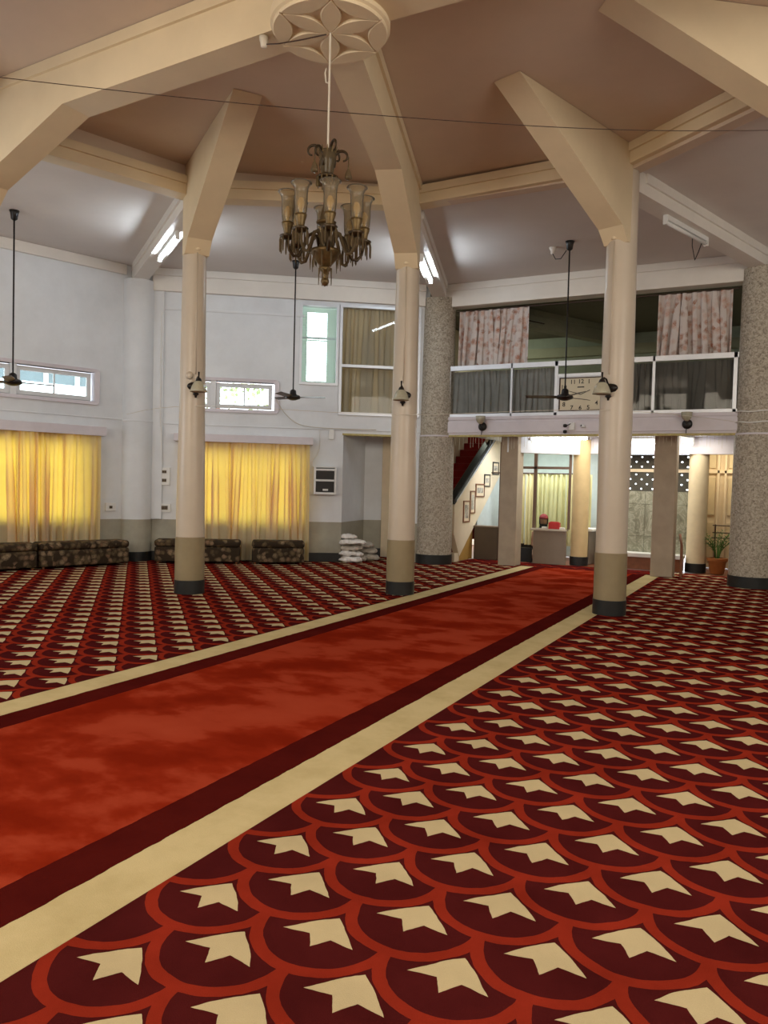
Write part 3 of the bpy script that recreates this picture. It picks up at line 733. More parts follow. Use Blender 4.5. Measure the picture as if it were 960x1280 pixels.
curtain('window_curtain', WA, 3.44, 3.76, 0.06, 2.235, 0.175, 3, 0.025, M_CURT, 'narrow gathered pale curtain fold hanging between wider yellow panels on the left wall', group=G1, seed=5)
curtain('window_curtain', WA, 3.72, 4.22, 0.06, 2.235, 0.105, 4, 0.028, M_CURT, 'yellow curtain panel in the middle of the group above the second floral bench', group=G1, seed=6)
curtain('window_curtain', WA, 4.17, 4.83, 0.06, 2.235, 0.17, 5, 0.026, M_CURT, 'yellow curtain panel nearest the corner pilaster on the left wall', group=G1, seed=7)
curtain('window_curtain', WB, 0.80, 1.75, 0.06, 2.215, 0.105, 6, 0.03, M_CURT, 'yellow curtain panel partly behind the slender column with dark folds', group=G1, seed=8)
curtain('window_curtain', WB, 1.705, 3.14, 0.03, 2.215, 0.17, 10, 0.026, M_CURT, 'wide glowing yellow curtain panel beside the wall cabinet', group=G1, seed=9, spread=0.05)
for F, s0, s1, z0, z1, lb in ((WA, 0.65, 4.91, 2.215, 2.375, 'long lilac white pelmet box above the left wall curtains'), (WB, 0.68, 3.20, 2.195, 2.335, 'lilac white pelmet box above the curtains beside the cabinet')):
    o = MB().fbox(F, s0, s1, 0.20, 0.225, z0, z1).fbox(F, s0, s1, 0.0, 0.20, z1 - 0.02, z1).fbox(F, s0, s0 + 0.02, 0, 0.20, z0, z1).fbox(F, s1 - 0.02, s1, 0, 0.20, z0, z1).build('curtain_pelmet', M_LILAC, bevel=0.004)
    tag(o, lb, 'pelmet', None, 'thing')
curtain('landing_drape', WB, 3.70, 5.22, 2.78, 4.83, -0.14, 10, 0.035, M_DCURT, 'olive grey drape hanging behind the large aluminium window', 'curtain', seed=11)

# ------------------------------------------------------------------ floral benches
def bench(F, s0, s1, d1, label):
    root = thing('floral_bench', F.p((s0 + s1) / 2, d1 - 0.2, 0), label, 'bench', 'low floral benches along the window walls')
    d0 = d1 - 0.40
    MB().fbox(F, s0, s1, d0, d1, 0.035, 0.30).build('base', M_SOFA, root, bevel=0.035, bseg=3, smooth=True)
    MB().fbox(F, s0 - 0.005, s1 + 0.005, d0 - 0.005, d1 + 0.005, 0.30, 0.425).build('cushion', M_SOFA, root, bevel=0.05, bseg=4, smooth=True)
    for a in (s0 + 0.06, s1 - 0.06):
        for b in (d0 + 0.06, d1 - 0.06):
            MB().lathe(F.p(a, b, 0), [(0.018, 0), (0.024, 0.06)], 10).build('leg', M_WOODB, root)
bench(WA, 2.05, 3.57, 0.72, 'dark brown floral upholstered bench cut by the picture edge below the left window')
bench(WA, 3.62, 5.12, 0.72, 'long dark floral upholstered bench beside the corner pilaster')
bench(WB, 0.42, 1.91, 0.62, 'dark floral upholstered bench passing behind the slender column')
bench(WB, 2.12, 3.06, 0.62, 'short dark floral upholstered bench below the cabinet side of the curtain')

# ------------------------------------------------------------------ wall fittings of the back left wall
root = thing('wall_cabinet', WB.p(3.43, 0.1, 1.5), 'small white wall cabinet with two black open compartments beside the curtain', 'cabinet')
m = MB(); s0, s1, z0, z1, D = 3.23, 3.65, 1.28, 1.80, 0.17
m.fbox(WB, s0, s1, 0.0, 0.02, z0, z1).fbox(WB, s0, s0 + 0.035, 0.02, D, z0, z1).fbox(WB, s1 - 0.035, s1, 0.02, D, z0, z1)
for za, zb in ((z0, z0 + 0.04), (1.525, 1.56), (z1 - 0.075, z1 - 0.04), (z1 - 0.02, z1)): m.fbox(WB, s0 + 0.035, s1 - 0.035, 0.02, D, za, zb)
m.build('body', M_WHITE, root, bevel=0.004)
for za, zb in ((z0 + 0.045, 1.52), (1.565, z1 - 0.08)): MB().fbox(WB, s0 + 0.04, s1 - 0.04, 0.021, 0.15, za, zb).build('compartment', M_BLACK, root)
MB().fbox(WB, 3.40, 3.50, 0.15, 0.156, 1.35, 1.385).build('name_plate', M_WHITE, root)
def switchboard(F, s0, s1, z0, z1, wins, label):
    root = thing('switch_board', F.p((s0 + s1) / 2, 0.02, (z0 + z1) / 2), label, 'switch board', 'switch boards on the white walls')
    MB().fbox(F, s0, s1, 0, 0.035, z0, z1).build('plate', M_WHITE, root, bevel=0.006)
    for (a, b, c, d) in wins:
        sw = MB().fbox(F, a, b, 0.035, 0.041, c, d).build('switch_panel', simple('switch_bronze', (0.16, 0.13, 0.08), 0.4), root)
        m = MB(); n = 4
        for i in range(n): m.fbox(F, a + (b - a) * (i + 0.2) / n, a + (b - a) * (i + 0.8) / n, 0.041, 0.048, c + 0.015, d - 0.015)
        m.build('rocker', M_BROWNM, root)
switchboard(WB, 0.345, 0.60, 1.38, 1.705, [(0.385, 0.54, 1.60, 1.655), (0.385, 0.54, 1.44, 1.50)], 'larger white switch board with two dark switch rows beside the corner pilaster')
switchboard(WB, 0.41, 0.62, 0.89, 1.04, [(0.455, 0.57, 0.93, 1.005)], 'small white switch plate below the larger board beside the corner pilaster')
switchboard(WA, 5.00, 5.19, 0.90, 1.045, [(5.065, 5.12, 0.945, 0.995)], 'small white switch plate on the left wall beside the yellow curtain')
def wire(name, pts, r, mat, label, cat='cable', n=10, kind='thing'):
    P = [Vector(p) for p in pts]; out = []
    for i in range(len(P) - 1):
        a = P[max(i - 1, 0)]; b = P[i]; c = P[i + 1]; d = P[min(i + 2, len(P) - 1)]
        for k in range(n):
            t = k / n
            out.append(0.5 * ((2 * b) + (c - a) * t + (2 * a - 5 * b + 4 * c - d) * t * t + (3 * b - a - 3 * c + d) * t ** 3))
    out.append(P[-1])
    o = MB().tube(out, r, 6).build(name, mat, smooth=True); return tag(o, label, cat, None, kind)
wire('board_cable', [WB.p(0.42, 0.02, 4.88), WB.p(0.415, 0.06, 4.0), WB.p(0.42, 0.06, 2.6), WB.p(0.44, 0.06, 2.4), WB.p(0.44, 0.02, 1.71)], 0.012, M_WHITE, 'white conduit running down to the larger switch board')
wire('cabinet_cable', [WB.p(3.32, 0.02, 2.50), WB.p(3.34, 0.025, 2.3), WB.p(3.30, 0.03, 2.05), WB.p(3.20, 0.06, 1.9), WB.p(3.225, 0.05, 1.7)], 0.007, M_WHITE, 'thin white cable hanging beside the wall cabinet')
wire('window_cable', [WB.p(2.50, 0.04, 3.05), WB.p(2.56, 0.03, 2.93), WB.p(2.70, 0.03, 2.75), WB.p(2.95, 0.03, 2.58), WB.p(3.4, 0.03, 2.53), WB.p(4.4, 0.03, 2.53)], 0.007, M_CABLEW, 'thin cable looping from the high window along the back left wall')
tag(MB().fbox(WB, 3.50, 3.60, 0.0, 0.04, 2.32, 2.50).build('junction_box', M_WHITE, bevel=0.005), 'small white junction box on the wall above the cabinet', 'junction box', None, 'thing')

# ------------------------------------------------------------------ heap of folded cloths
def bundle(s, d, z, w, dp, h, rot, seed, label, mat=M_CLOTH):
    rr = random.Random(seed); m = MB(); n = 12
    bm = m.bm; top = []
    layers = 1
    for L in range(layers):
        z0 = h * L / layers; z1 = h * (L + 1) / layers - 0.006
        ox, oy = rr.uniform(-0.015, 0.015), rr.uniform(-0.01, 0.01)
        ring0, ring1, ring2 = [], [], []
        for i in range(24):
            a = 2 * pi * i / 24; ca, sa = cos(a), sin(a)
            sx = math.copysign(abs(ca) ** 0.55, ca) * w / 2; sy = math.copysign(abs(sa) ** 0.55, sa) * dp / 2
            j = 1 + rr.uniform(-0.05, 0.05)
            x = (sx * cos(rot) - sy * sin(rot)) * j + ox; y = (sx * sin(rot) + sy * cos(rot)) * j + oy
            jz = rr.uniform(-0.008, 0.008)
            ring0.append(bm.verts.new(WB.p(s + x * 0.96, d + y * 0.96, z + z0 + 0.003)))
            ring1.append(bm.verts.new(WB.p(s + x * 1.08, d + y * 1.08, z + (z0 + z1) / 2 + jz)))
            ring2.append(bm.verts.new(WB.p(s + x * 0.80, d + y * 0.80, z + z1 + jz * 0.5)))
        for A, B in ((ring0, ring1), (ring1, ring2)):
            for i in range(24): bm.faces.new([A[i], A[(i + 1) % 24], B[(i + 1) % 24], B[i]])
        bm.faces.new(ring0[::-1]); bm.faces.new(ring2)
    o = m.build('folded_cloth', mat, smooth=True, auto=0.9)
    b = o.modifiers.new('sub', 'SUBSURF'); b.levels = 4; b.render_levels = 4
    tx = bpy.data.textures.new('cloth_rumple', 'CLOUDS'); tx.noise_scale = 0.13; tx.noise_depth = 2
    b = o.modifiers.new('rumple', 'DISPLACE'); b.texture = tx; b.strength = 0.085; b.mid_level = 0.5; b.texture_coords = 'GLOBAL'
    tag(o, label, 'folded cloth', 'heap of folded white cloths', 'thing')
GC = simple('greyish_cotton', (0.52, 0.47, 0.40), 0.9, var=0.15, scale=14, bstr=0.4)
for i, (s, d, z, w_, dp, h, r, lb, mt) in enumerate([
    (3.97, -0.02, 0.0, 0.44, 0.36, 0.11, 0.1, 'white folded cloth at the bottom of the heap nearest the doorway edge', M_CLOTH),
    (4.12, -0.32, 0.0, 0.42, 0.34, 0.12, 0.2, 'greyish folded cloth low in the heap, tucked behind the front bundles', GC),
    (4.42, -0.42, 0.0, 0.32, 0.32, 0.13, -0.2, 'beige folded cloth on the floor at the column end of the heap', GC),
    (3.99, -0.06, 0.115, 0.46, 0.34, 0.10, -0.1, 'wrinkled white folded cloth, second from the floor at the doorway edge', M_CLOTH),
    (4.38, -0.42, 0.135, 0.30, 0.30, 0.11, 0.15, 'beige folded cloth, second layer at the column end of the heap', GC),
    (4.01, -0.08, 0.22, 0.42, 0.34, 0.10, 0.25, 'greyish folded cloth in the middle layer of the heap', GC),
    (4.30, -0.38, 0.25, 0.30, 0.28, 0.10, 0.3, 'beige folded cloth topping the column end of the heap', GC),
    (4.02, -0.07, 0.325, 0.52, 0.36, 0.11, -0.15, 'wide white folded cloth overhanging the heap just under the topmost one', M_CLOTH),
    (3.93, -0.10, 0.44, 0.32, 0.26, 0.09, 0.1, 'small white folded cloth, topmost of the heap', M_CLOTH)]):
    bundle(s, d, z, w_, dp, h, r, 40 + i, lb, mt)

# ------------------------------------------------------------------ gallery
root = bpy.data.objects.new('window_gallery', None); COL.objects.link(root); root.location = WC.p(2.8, 0.1, 2.8); struct(root, 'aluminium framed glass parapet of the gallery')
m = MB()
m.fbox(WC, 0.25, WC.L - 0.30, 0.06, 0.11, 3.67, 3.76).fbox(WC, 0.25, WC.L - 0.30, 0.06, 0.11, 2.80, 2.855)
for s_, w_ in ((0.275, 0.05), (1.505, 0.035), (2.33, 0.06), (3.30, 0.05), (3.985, 0.045), (5.24, 0.06)): m.fbox(WC, s_ - w_ / 2, s_ + w_ / 2, 0.06, 0.11, 2.80, 3.76)
m.fbox(WC, 2.36, 3.28, 0.06, 0.11, 3.475, 3.53)
m.build('parapet_frame', M_ALU, root, bevel=0.004)
for a, b, c_, d_ in ((0.30, 1.49, 2.855, 3.67), (1.52, 2.30, 2.855, 3.67), (2.36, 3.28, 3.53, 3.67), (3.325, 3.965, 2.855, 3.67), (4.01, 5.21, 2.855, 3.67)):
    MB().fbox(WC, a, b, 0.08, 0.084, c_, d_).build('pane', M_TINT, root)
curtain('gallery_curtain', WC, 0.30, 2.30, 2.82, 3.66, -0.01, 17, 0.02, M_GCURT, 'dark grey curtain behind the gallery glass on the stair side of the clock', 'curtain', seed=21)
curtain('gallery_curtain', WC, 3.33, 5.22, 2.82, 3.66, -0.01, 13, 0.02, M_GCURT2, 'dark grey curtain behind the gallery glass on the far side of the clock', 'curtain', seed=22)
curtain('floral_curtain', WC, 0.40, 1.75, 3.77, 4.80, -0.06, 9, 0.04, M_FLCUR, 'pink floral curtain in the gallery opening above the stairs', 'curtain', seed=23, group='floral curtains in the gallery opening')
curtain('floral_curtain', WC, 4.00, 5.15, 3.77, 4.80, -0.06, 8, 0.04, M_FLCUR, 'pink floral curtain in the gallery opening beside the right granite column', 'curtain', seed=24, group='floral curtains in the gallery opening')
tag(MB().tube([WC.p(0.34, -0.06, 4.81), WC.p(5.25, -0.06, 4.81)], 0.010, 6).build('curtain_wire', M_BROWNM), 'thin curtain rail stretched across the gallery opening', 'curtain rail', None, 'thing')
# gallery room
struct(MB().box(-5.9, 3.0, 14.14, 19.2, 2.60, 2.75).build('floor_gallery', M_CREAMW), 'gallery floor slab')
struct(MB().box(-8.2, 3.0, 19.2, 19.4, 2.75, 5.3).build('wall_gallery_back', M_GREENW), 'green back wall of the gallery')
struct(MB().box(-8.2, 3.0, 19.08, 19.2, 4.72, 4.95).box(-8.2, 3.0, 19.12, 19.2, 4.05, 4.12).build('trim_11', simple('gallery_crown', (0.30, 0.29, 0.19), 0.6)), 'crown band on the gallery back wall')
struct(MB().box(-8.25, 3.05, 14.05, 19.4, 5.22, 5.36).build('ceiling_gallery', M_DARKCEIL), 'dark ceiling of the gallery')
struct(MB().box(-8.3, -8.15, 14.3, 19.4, 2.75, 5.3).build('wall_gallery_left', M_GREENW), 'left wall of the gallery')
struct(MB().box(2.9, 3.05, 11.8, 19.4, 0, 5.3).build('wall_gallery_right', M_GREENW), 'right wall of the gallery')
FD = Frame((-5.9, 14.4, 0), (2.3, 4.6, 0), (4.6, -2.3, 0))
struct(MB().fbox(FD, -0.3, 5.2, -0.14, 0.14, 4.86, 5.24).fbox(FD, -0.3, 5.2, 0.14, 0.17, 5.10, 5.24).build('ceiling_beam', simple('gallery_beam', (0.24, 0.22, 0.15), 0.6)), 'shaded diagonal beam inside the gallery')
t_ = thing('tube_light', FD.p(1.7, 0.17, 4.95), 'unlit tube light on the diagonal beam inside the gallery', 'tube light')
MB().fbox(FD, 1.25, 2.15, 0.14, 0.20, 4.93, 4.98).build('housing', M_GREENW, t_); MB().tube([FD.p(1.28, 0.22, 4.95), FD.p(2.12, 0.22, 4.95)], 0.016, 8).build('tube', M_BROWNM, t_)
# area light without a fixture, added to brighten the gallery's left and back walls
area('gallery_fill_light', (-6.6, 17.6, 4.9), (-5.2, 18.6, 3), 1.2, 1.2, 20, (0.9, 1.0, 0.82))

# clock with numerals
root = thing('gallery_clock', WC.p(2.79, 0.12, 3.17), 'large rectangular cream wall clock with black numerals set in the gallery parapet', 'clock')
MB().fbox(WC, 2.36, 3.27, 0.06, 0.10, 2.855, 3.475).build('case', M_ALU, root, bevel=0.004)
MB().fbox(WC, 2.41, 3.22, 0.10, 0.106, 2.89, 3.44).build('face', M_CLOCKF, root)
MB().fbox(WC, 2.385, 2.41, 0.10, 0.112, 2.87, 3.46).fbox(WC, 3.22, 3.245, 0.10, 0.112, 2.87, 3.46).fbox(WC, 2.41, 3.22, 0.10, 0.112, 3.44, 3.46).fbox(WC, 2.41, 3.22, 0.10, 0.112, 2.87, 2.89).build('bezel', M_BROWNM, root)
NUM = {12: (2.77, 3.38), 1: (2.91, 3.375), 11: (2.63, 3.375), 10: (2.47, 3.29), 2: (3.07, 3.29), 3: (3.13, 3.15), 9: (2.46, 3.15), 8: (2.48, 2.985), 4: (3.05, 3.0), 7: (2.62, 2.925), 6: (2.77, 2.92), 5: (2.91, 2.925)}
MI = simple('clock_ink', (0.02, 0.018, 0.016), 0.5)
rot = Matrix((( -0.0, 0, 0),) * 3) if False else None
def text(txt, F, s, d, z, size, mat, parent, name='numeral'):
    cu = bpy.data.curves.new(name, 'FONT'); cu.body = txt; cu.size = size; cu.align_x = 'CENTER'; cu.align_y = 'CENTER'; cu.extrude = 0.002; cu.offset = size * 0.012
    cu.materials.append(mat)
    o = bpy.data.objects.new(name, cu); COL.objects.link(o)
    t = F.t; n = F.n; M_ = Matrix(((t.x, 0, n.x, 0), (t.y, 0, n.y, 0), (0, 1, n.z, 0), (0, 0, 0, 1)))
    M_.translation = F.p(s, d, z)
    bpy.context.view_layer.update()
    me = bpy.data.meshes.new_from_object(o); me.name = name; bpy.data.objects.remove(o)
    o = bpy.data.objects.new(name, me); COL.objects.link(o)
    o.parent = parent; o.matrix_parent_inverse = Matrix.Translation(-Vector(parent.location)); o.matrix_basis = M_
    return o
for n_, (s_, z_) in NUM.items(): text(str(n_), WC, s_, 0.109, z_, 0.105, MI, root)
MB().fbox(WC, 2.71, 2.83, 0.107, 0.110, 3.275, 3.295).build('dial_mark', MI, root)
MB().prism(WC, [(2.77, 3.15), (2.775, 3.165), (2.93, 3.235), (2.935, 3.225)], 0.109, 0.112).build('hour_hand', MI, root)
MB().prism(WC, [(2.77, 3.165), (2.775, 3.15), (2.55, 3.22), (2.552, 3.228)], 0.112, 0.115).build('minute_hand', MI, root)
# small fittings on the fascia below the clock
root = thing('security_lamp', WC.p(2.58, 0.17, 2.58), 'small dark twin lamp fitting on the fascia below the clock', 'lamp fitting')
MB().fbox(WC, 2.60, 2.70, 0.15, 0.19, 2.53, 2.66).build('base', M_WHITE, root, bevel=0.006)
for z_ in (2.605, 2.50): MB().lathe(WC.p(2.545, 0.22, z_), [(0.015, -0.03), (0.035, -0.02), (0.035, 0.02), (0.01, 0.03)], 14).build('lamp_head', M_BLACK, root, smooth=True)
MB().tube([WC.p(2.66, 0.17, 2.66), WC.p(2.60, 0.2, 2.62), WC.p(2.55, 0.22, 2.6)], 0.008, 6).build('bracket', M_BLACK, root)
root = thing('fascia_camera', WC.p(2.84, 0.17, 2.6), 'tiny grey dome fitting on the fascia beside the twin lamp', 'security camera')
MB().lathe(WC.p(2.85, 0.17, 2.59), [(0.035, -0.02), (0.04, 0.0), (0.02, 0.03)], 14).build('body', M_WHITE, root, smooth=True); MB().lathe(WC.p(2.82, 0.19, 2.605), [(0.012, -0.012), (0.016, 0), (0.01, 0.012)], 10).build('lens', M_BLACK, root)
# fringe of thin strings hanging under the fascia
m = MB(); rr = random.Random(5)
i = 0; s_ = 0.35
while s_ < WC.L - 0.4:
    L = rr.uniform(0.10, 0.24); m.fbox(WC, s_ - 0.002, s_ + 0.002, 0.09, 0.094, 2.43 - L, 2.43)
    s_ += rr.choice((0.05, 0.065, 0.08))
o = m.build('string_fringe', simple('string_light_wire', (0.55, 0.5, 0.38), 0.5)); tag(o, 'fringe of thin string lights dangling below the gallery fascia', 'string lights', None, 'stuff')
for dz, zz in ((0, 2.79), (1, 2.62)):
    c = vert(1, RO); P = []
    for i in range(14):
        a = radians(200 + i * 12); P.append(Vector((c.x + 0.345 * cos(a), c.y + 0.345 * sin(a), zz + 0.01 * sin(i))))
    tag(MB().tube(P, 0.010, 6).build('column_cable', M_WHITE, smooth=True), ('upper' if dz == 0 else 'lower') + ' of two white cables wrapped around the right granite column', 'cable', None, 'thing')

# ------------------------------------------------------------------ ceiling fans
def fan(x, y, zh, yaw, label, blade_mat=M_BROWNM, L=0.60):
    root = thing('ceiling_fan', (x, y, Z_OUT), label, 'ceiling fan', 'three bladed ceiling fans on long rods')
    MB().lathe((x, y, 0), [(0.02, zh + 0.10), (0.012, zh + 0.12), (0.012, Z_OUT - 0.05)], 12).build('rod', M_BLACK, root, smooth=True)
    MB().lathe((x, y, 0), [(0.02, Z_OUT - 0.14), (0.045, Z_OUT - 0.12), (0.055, Z_OUT - 0.04), (0.07, Z_OUT)], 20).build('canopy', M_BLACK, root, smooth=True)
    MB().lathe((x, y, 0), [(0.02, zh + 0.14), (0.05, zh + 0.12), (0.06, zh + 0.05), (0.115, zh + 0.035), (0.13, zh + 0.005), (0.12, zh - 0.02), (0.05, zh - 0.045), (0.02, zh - 0.05)], 28).build('motor', M_BLACK, root, smooth=True)
    for i in range(3):
        a = yaw + i * 2 * pi / 3; d = Vector((cos(a), sin(a), 0)); n = Vector((-d.y, d.x, 0)); m = MB(); rows = []
        for j in range(9):
            t = j / 8; r = 0.10 + (L - 0.10) * t; w = (0.035 + 0.04 * min(1, t * 3)) * (1.0 - 0.25 * t)
            zc = zh + 0.005 + 0.012 * t
            rows.append([m.bm.verts.new(Vector((x, y, zc)) + d * r + n * sg * w + Vector((0, 0, sg * 0.013 + tk))) for sg, tk in ((-1, 0), (1, 0), (1, 0.006), (-1, 0.006))])
        for A, B in zip(rows, rows[1:]):
            for q in range(4): m.bm.faces.new([A[q], A[(q + 1) % 4], B[(q + 1) % 4], B[q]])
        m.bm.faces.new(rows[0]); m.bm.faces.new(rows[-1][::-1])
        m.build('blade', blade_mat, root)
base_l = math.atan2(0.80, 0.60)
fan(-10.08, 7.61, 2.84, base_l + radians(22), 'black ceiling fan on a long rod before the high strip window at the picture edge')
vM = Vector((-7.73, 11.33, 0)).normalized(); fan(-7.73, 11.33, 2.96, math.atan2(-vM.x, vM.y) + 0.06, 'dark ceiling fan hanging behind the chandelier on a long rod', L=0.56)
vR = Vector((-3.18, 12.07, 0)).normalized(); fan(-3.18, 12.07, 2.91, math.atan2(-vR.x, vR.y) + pi / 3 - 0.1, 'dark ceiling fan hanging in front of the clock on a long rod')
root = thing('ceiling_hook_rose', (-3.50, 12.27, Z_OUT), 'small cream ceiling rose beside the canopy of the fan before the clock', 'ceiling rose')
MB().lathe((-3.50, 12.27, 0), [(0.03, Z_OUT - 0.10), (0.035, Z_OUT - 0.05), (0.055, Z_OUT - 0.03), (0.06, Z_OUT)], 18).build('rose', M_BEAMW, root, smooth=True)
MB().tube([Vector((-3.50, 12.27, Z_OUT - 0.10)), Vector((-3.44, 12.23, Z_OUT - 0.2)), Vector((-3.34, 12.17, Z_OUT - 0.22)), Vector((-3.24, 12.11, Z_OUT - 0.12))], 0.007, 6).build('lead', M_BLACK, root, smooth=True)

# ------------------------------------------------------------------ tube lights on the outer beams
def tube_light(k, r0, r1, label, lit=True, z=4.96):
    F = RF(k)
    root = thing('tube_light', F.p((r0 + r1) / 2, 0, z), label, 'tube light', 'tube lights on the white outer beams')
    MB().fbox(F, r0, r1, -0.03, 0.03, z + 0.03, 5.052).build('housing', M_WHITE, root, bevel=0.004)
    MB().tube([F.p(r0 + 0.03, 0, z), F.p(r1 - 0.03, 0, z)], 0.024, 12).build('tube', M_TUBE if lit else M_WHITE, root, smooth=True)
    for q in (r0, r1 - 0.03): MB().fbox(F, q, q + 0.03, -0.03, 0.03, z - 0.03, z + 0.032).build('end_cap', M_WHITE, root)
    return F, root
tube_light(-1, 5.70, 7.05, 'brightly lit tube light on the beam between the slender column and the corner pilaster')
tube_light(0, 6.00, 7.35, 'brightly lit tube light on the beam behind the middle slender column')
F, root = tube_light(1, 5.65, 6.90, 'unlit tube light under the white beam above the right gallery curtain', False)
MB().tube([F.p(6.45, 0.0, 4.95), F.p(6.52, 0.03, 4.86), F.p(6.66, 0.05, 4.70), F.p(6.72, 0.03, 4.82), F.p(6.75, 0.0, 4.95)], 0.006, 6).build('loose_wire', M_BLACK, root, smooth=True)

# ------------------------------------------------------------------ chandelier
def chandelier():
    cx, cy = CX, CY
    root = thing('chandelier', (cx, cy, 5.02), 'antique brass and glass chandelier with eight etched tulip shades hanging from the rosette', 'chandelier')
    c3 = Vector((cx, cy, 0))
    MB().lathe(c3, [(0.008, 4.10), (0.008, 5.02)], 8).build('cord', M_CABLEW, root)
    MB().tube([c3 + Vector((0.004, 0, 4.62)), c3 + Vector((-0.03, 0, 4.63)), c3 + Vector((-0.035, -0.01, 4.70)), c3 + Vector((-0.03, 0, 4.74))], 0.006, 6).build('cord_hook', M_CABLEW, root, smooth=True)
    # crown: flared glass vase with brass rims, scrolls and drops
    MB().lathe(c3, [(0.045, 3.90), (0.052, 3.95), (0.062, 4.02), (0.078, 4.09), (0.07, 4.09), (0.05, 4.02), (0.04, 3.95)], 24, False).build('crown_vase', M_CRYST, root, smooth=True)
    MB().lathe(c3, [(0.02, 3.86), (0.07, 3.88), (0.085, 3.895), (0.05, 3.915), (0.02, 3.92)], 24).build('crown_collar', M_DARKB, root, smooth=True)
    m = MB(); m2 = MB()
    for i in range(12):
        a = 2 * pi * i / 12; m.tube([c3 + Vector((0.07 * cos(a), 0.07 * sin(a), 4.07)), c3 + Vector((0.085 * cos(a), 0.085 * sin(a), 4.115))], [0.008, 0.003], 5)
        m2.tube([c3 + Vector((0.08 * cos(a), 0.08 * sin(a), 3.89)), c3 + Vector((0.082 * cos(a), 0.082 * sin(a), 3.82))], [0.007, 0.004], 5)
    m.build('crown_points', M_BRASS, root); m2.build('crown_drops', M_BRASS, root)
    for i in range(6):
        a = radians(25 + 60 * i); d = Vector((cos(a), sin(a), 0)); P = []
        hi = (i % 2) * 0.045
        for j in range(24):
            t = j / 23; th = -0.4 + t * 5.0; rad = 0.066 * (1 - 0.62 * t)
            P.append(c3 + d * (0.118 - rad * cos(th)) + Vector((0, 0, 4.045 + hi + rad * sin(th))))
        sc = MB().tube([c3 + d * 0.05 + Vector((0, 0, 3.97 + hi))] + P, [0.012] + [0.013 - 0.006 * j / 23 for j in range(24)], 6).build('crown_scroll', M_DARKB, root, smooth=True)
        if i % 2 == 0:
            q = c3 + d * 0.165
            dr = MB().lathe(q, [(0.005, 4.05), (0.005, 3.965), (0.02, 3.93), (0.028, 3.90), (0.028, 3.885), (0.012, 3.875)], 14).build('glass_bell', M_CRYST, root, smooth=True)
    # central stem and bowls
    MB().lathe(c3, [(0.022, 3.86), (0.035, 3.80), (0.018, 3.74), (0.03, 3.66), (0.048, 3.60), (0.05, 3.52), (0.03, 3.47), (0.042, 3.42), (0.055, 3.36), (0.05, 3.32)], 24).build('stem', M_CRYST, root, smooth=True)
    MB().lathe(c3, [(0.03, 3.52), (0.075, 3.53), (0.08, 3.545), (0.03, 3.56)], 24).build('stem_collar', M_BRASS, root, smooth=True)
    MB().lathe(c3, [(0.02, 3.19), (0.05, 3.21), (0.09, 3.26), (0.115, 3.305), (0.12, 3.325), (0.04, 3.335)], 28).build('bowl', M_BRASS, root, smooth=True)
    m = MB()
    for i in range(10):
        a = 2 * pi * i / 10; m.tube([c3 + Vector((0.115 * cos(a), 0.115 * sin(a), 3.30)), c3 + Vector((0.118 * cos(a), 0.118 * sin(a), 3.25)), c3 + Vector((0.118 * cos(a), 0.118 * sin(a), 3.17))], [0.004, 0.008, 0.002], 5)
    m.build('bowl_prisms', M_CRYST, root)
    MB().lathe(c3, [(0.012, 3.08), (0.02, 3.10), (0.012, 3.13), (0.03, 3.16), (0.055, 3.185), (0.02, 3.20)], 20).build('lower_cup', M_BRASS, root, smooth=True)
    m = MB()
    for i in range(8):
        a = 2 * pi * i / 8 + 0.2; m.tube([c3 + Vector((0.052 * cos(a), 0.052 * sin(a), 3.18)), c3 + Vector((0.054 * cos(a), 0.054 * sin(a), 3.06))], [0.006, 0.003], 5)
    m.build('lower_prisms', M_CRYST, root)
    MB().lathe(c3, [(0.002, 3.045), (0.02, 3.055), (0.034, 3.08), (0.030, 3.10), (0.012, 3.115)], 18).build('finial', M_BRASS, root, smooth=True)
    toward = math.atan2(-cy, -cx)
    for i in range(8):
        a = toward + radians(5 + 45 * i); d = Vector((cos(a), sin(a), 0)); q = lambda r, z: c3 + d * r + Vector((0, 0, z))
        arm = MB().tube([q(0.05, 3.34), q(0.065, 3.41), q(0.10, 3.455), q(0.14, 3.43), q(0.175, 3.34), q(0.21, 3.27), q(0.25, 3.265), q(0.285, 3.31), q(0.30, 3.38)], [0.013, 0.014, 0.015, 0.015, 0.014, 0.014, 0.013, 0.012, 0.012], 8).build('arm', M_CRYST if i % 2 else M_DARKB, root, smooth=True)
        e = q(0.30, 0)
        parts = [MB().lathe(e, [(0.015, 3.385), (0.045, 3.395), (0.062, 3.415), (0.058, 3.42), (0.02, 3.41)], 20).build('drip_pan', M_DARKB, root, smooth=True)]
        m = MB()
        for j in range(8):
            b = 2 * pi * j / 8; w = Vector((cos(b) * 0.056, sin(b) * 0.056, 0))
            m.tube([e + w + Vector((0, 0, 3.405)), e + w * 1.04 + Vector((0, 0, 3.38)), e + w * 1.04 + Vector((0, 0, 3.30)), e + w * 1.02 + Vector((0, 0, 3.285))], [0.003, 0.007, 0.006, 0.002], 4)
        parts.append(m.build('prisms', M_CRYST, root))
        parts.append(MB().lathe(e, [(0.02, 3.415), (0.03, 3.44), (0.034, 3.47), (0.044, 3.50), (0.047, 3.52), (0.02, 3.525)], 18).build('lamp_cup', M_BRASS, root, smooth=True))
        parts.append(MB().lathe(e, [(0.036, 3.505), (0.045, 3.54), (0.050, 3.60), (0.050, 3.67), (0.055, 3.715), (0.068, 3.742), (0.082, 3.752), (0.080, 3.757), (0.065, 3.748), (0.052, 3.72), (0.047, 3.67), (0.047, 3.60), (0.042, 3.54)], 28, False).build('shade', M_SHADE, root, smooth=True))
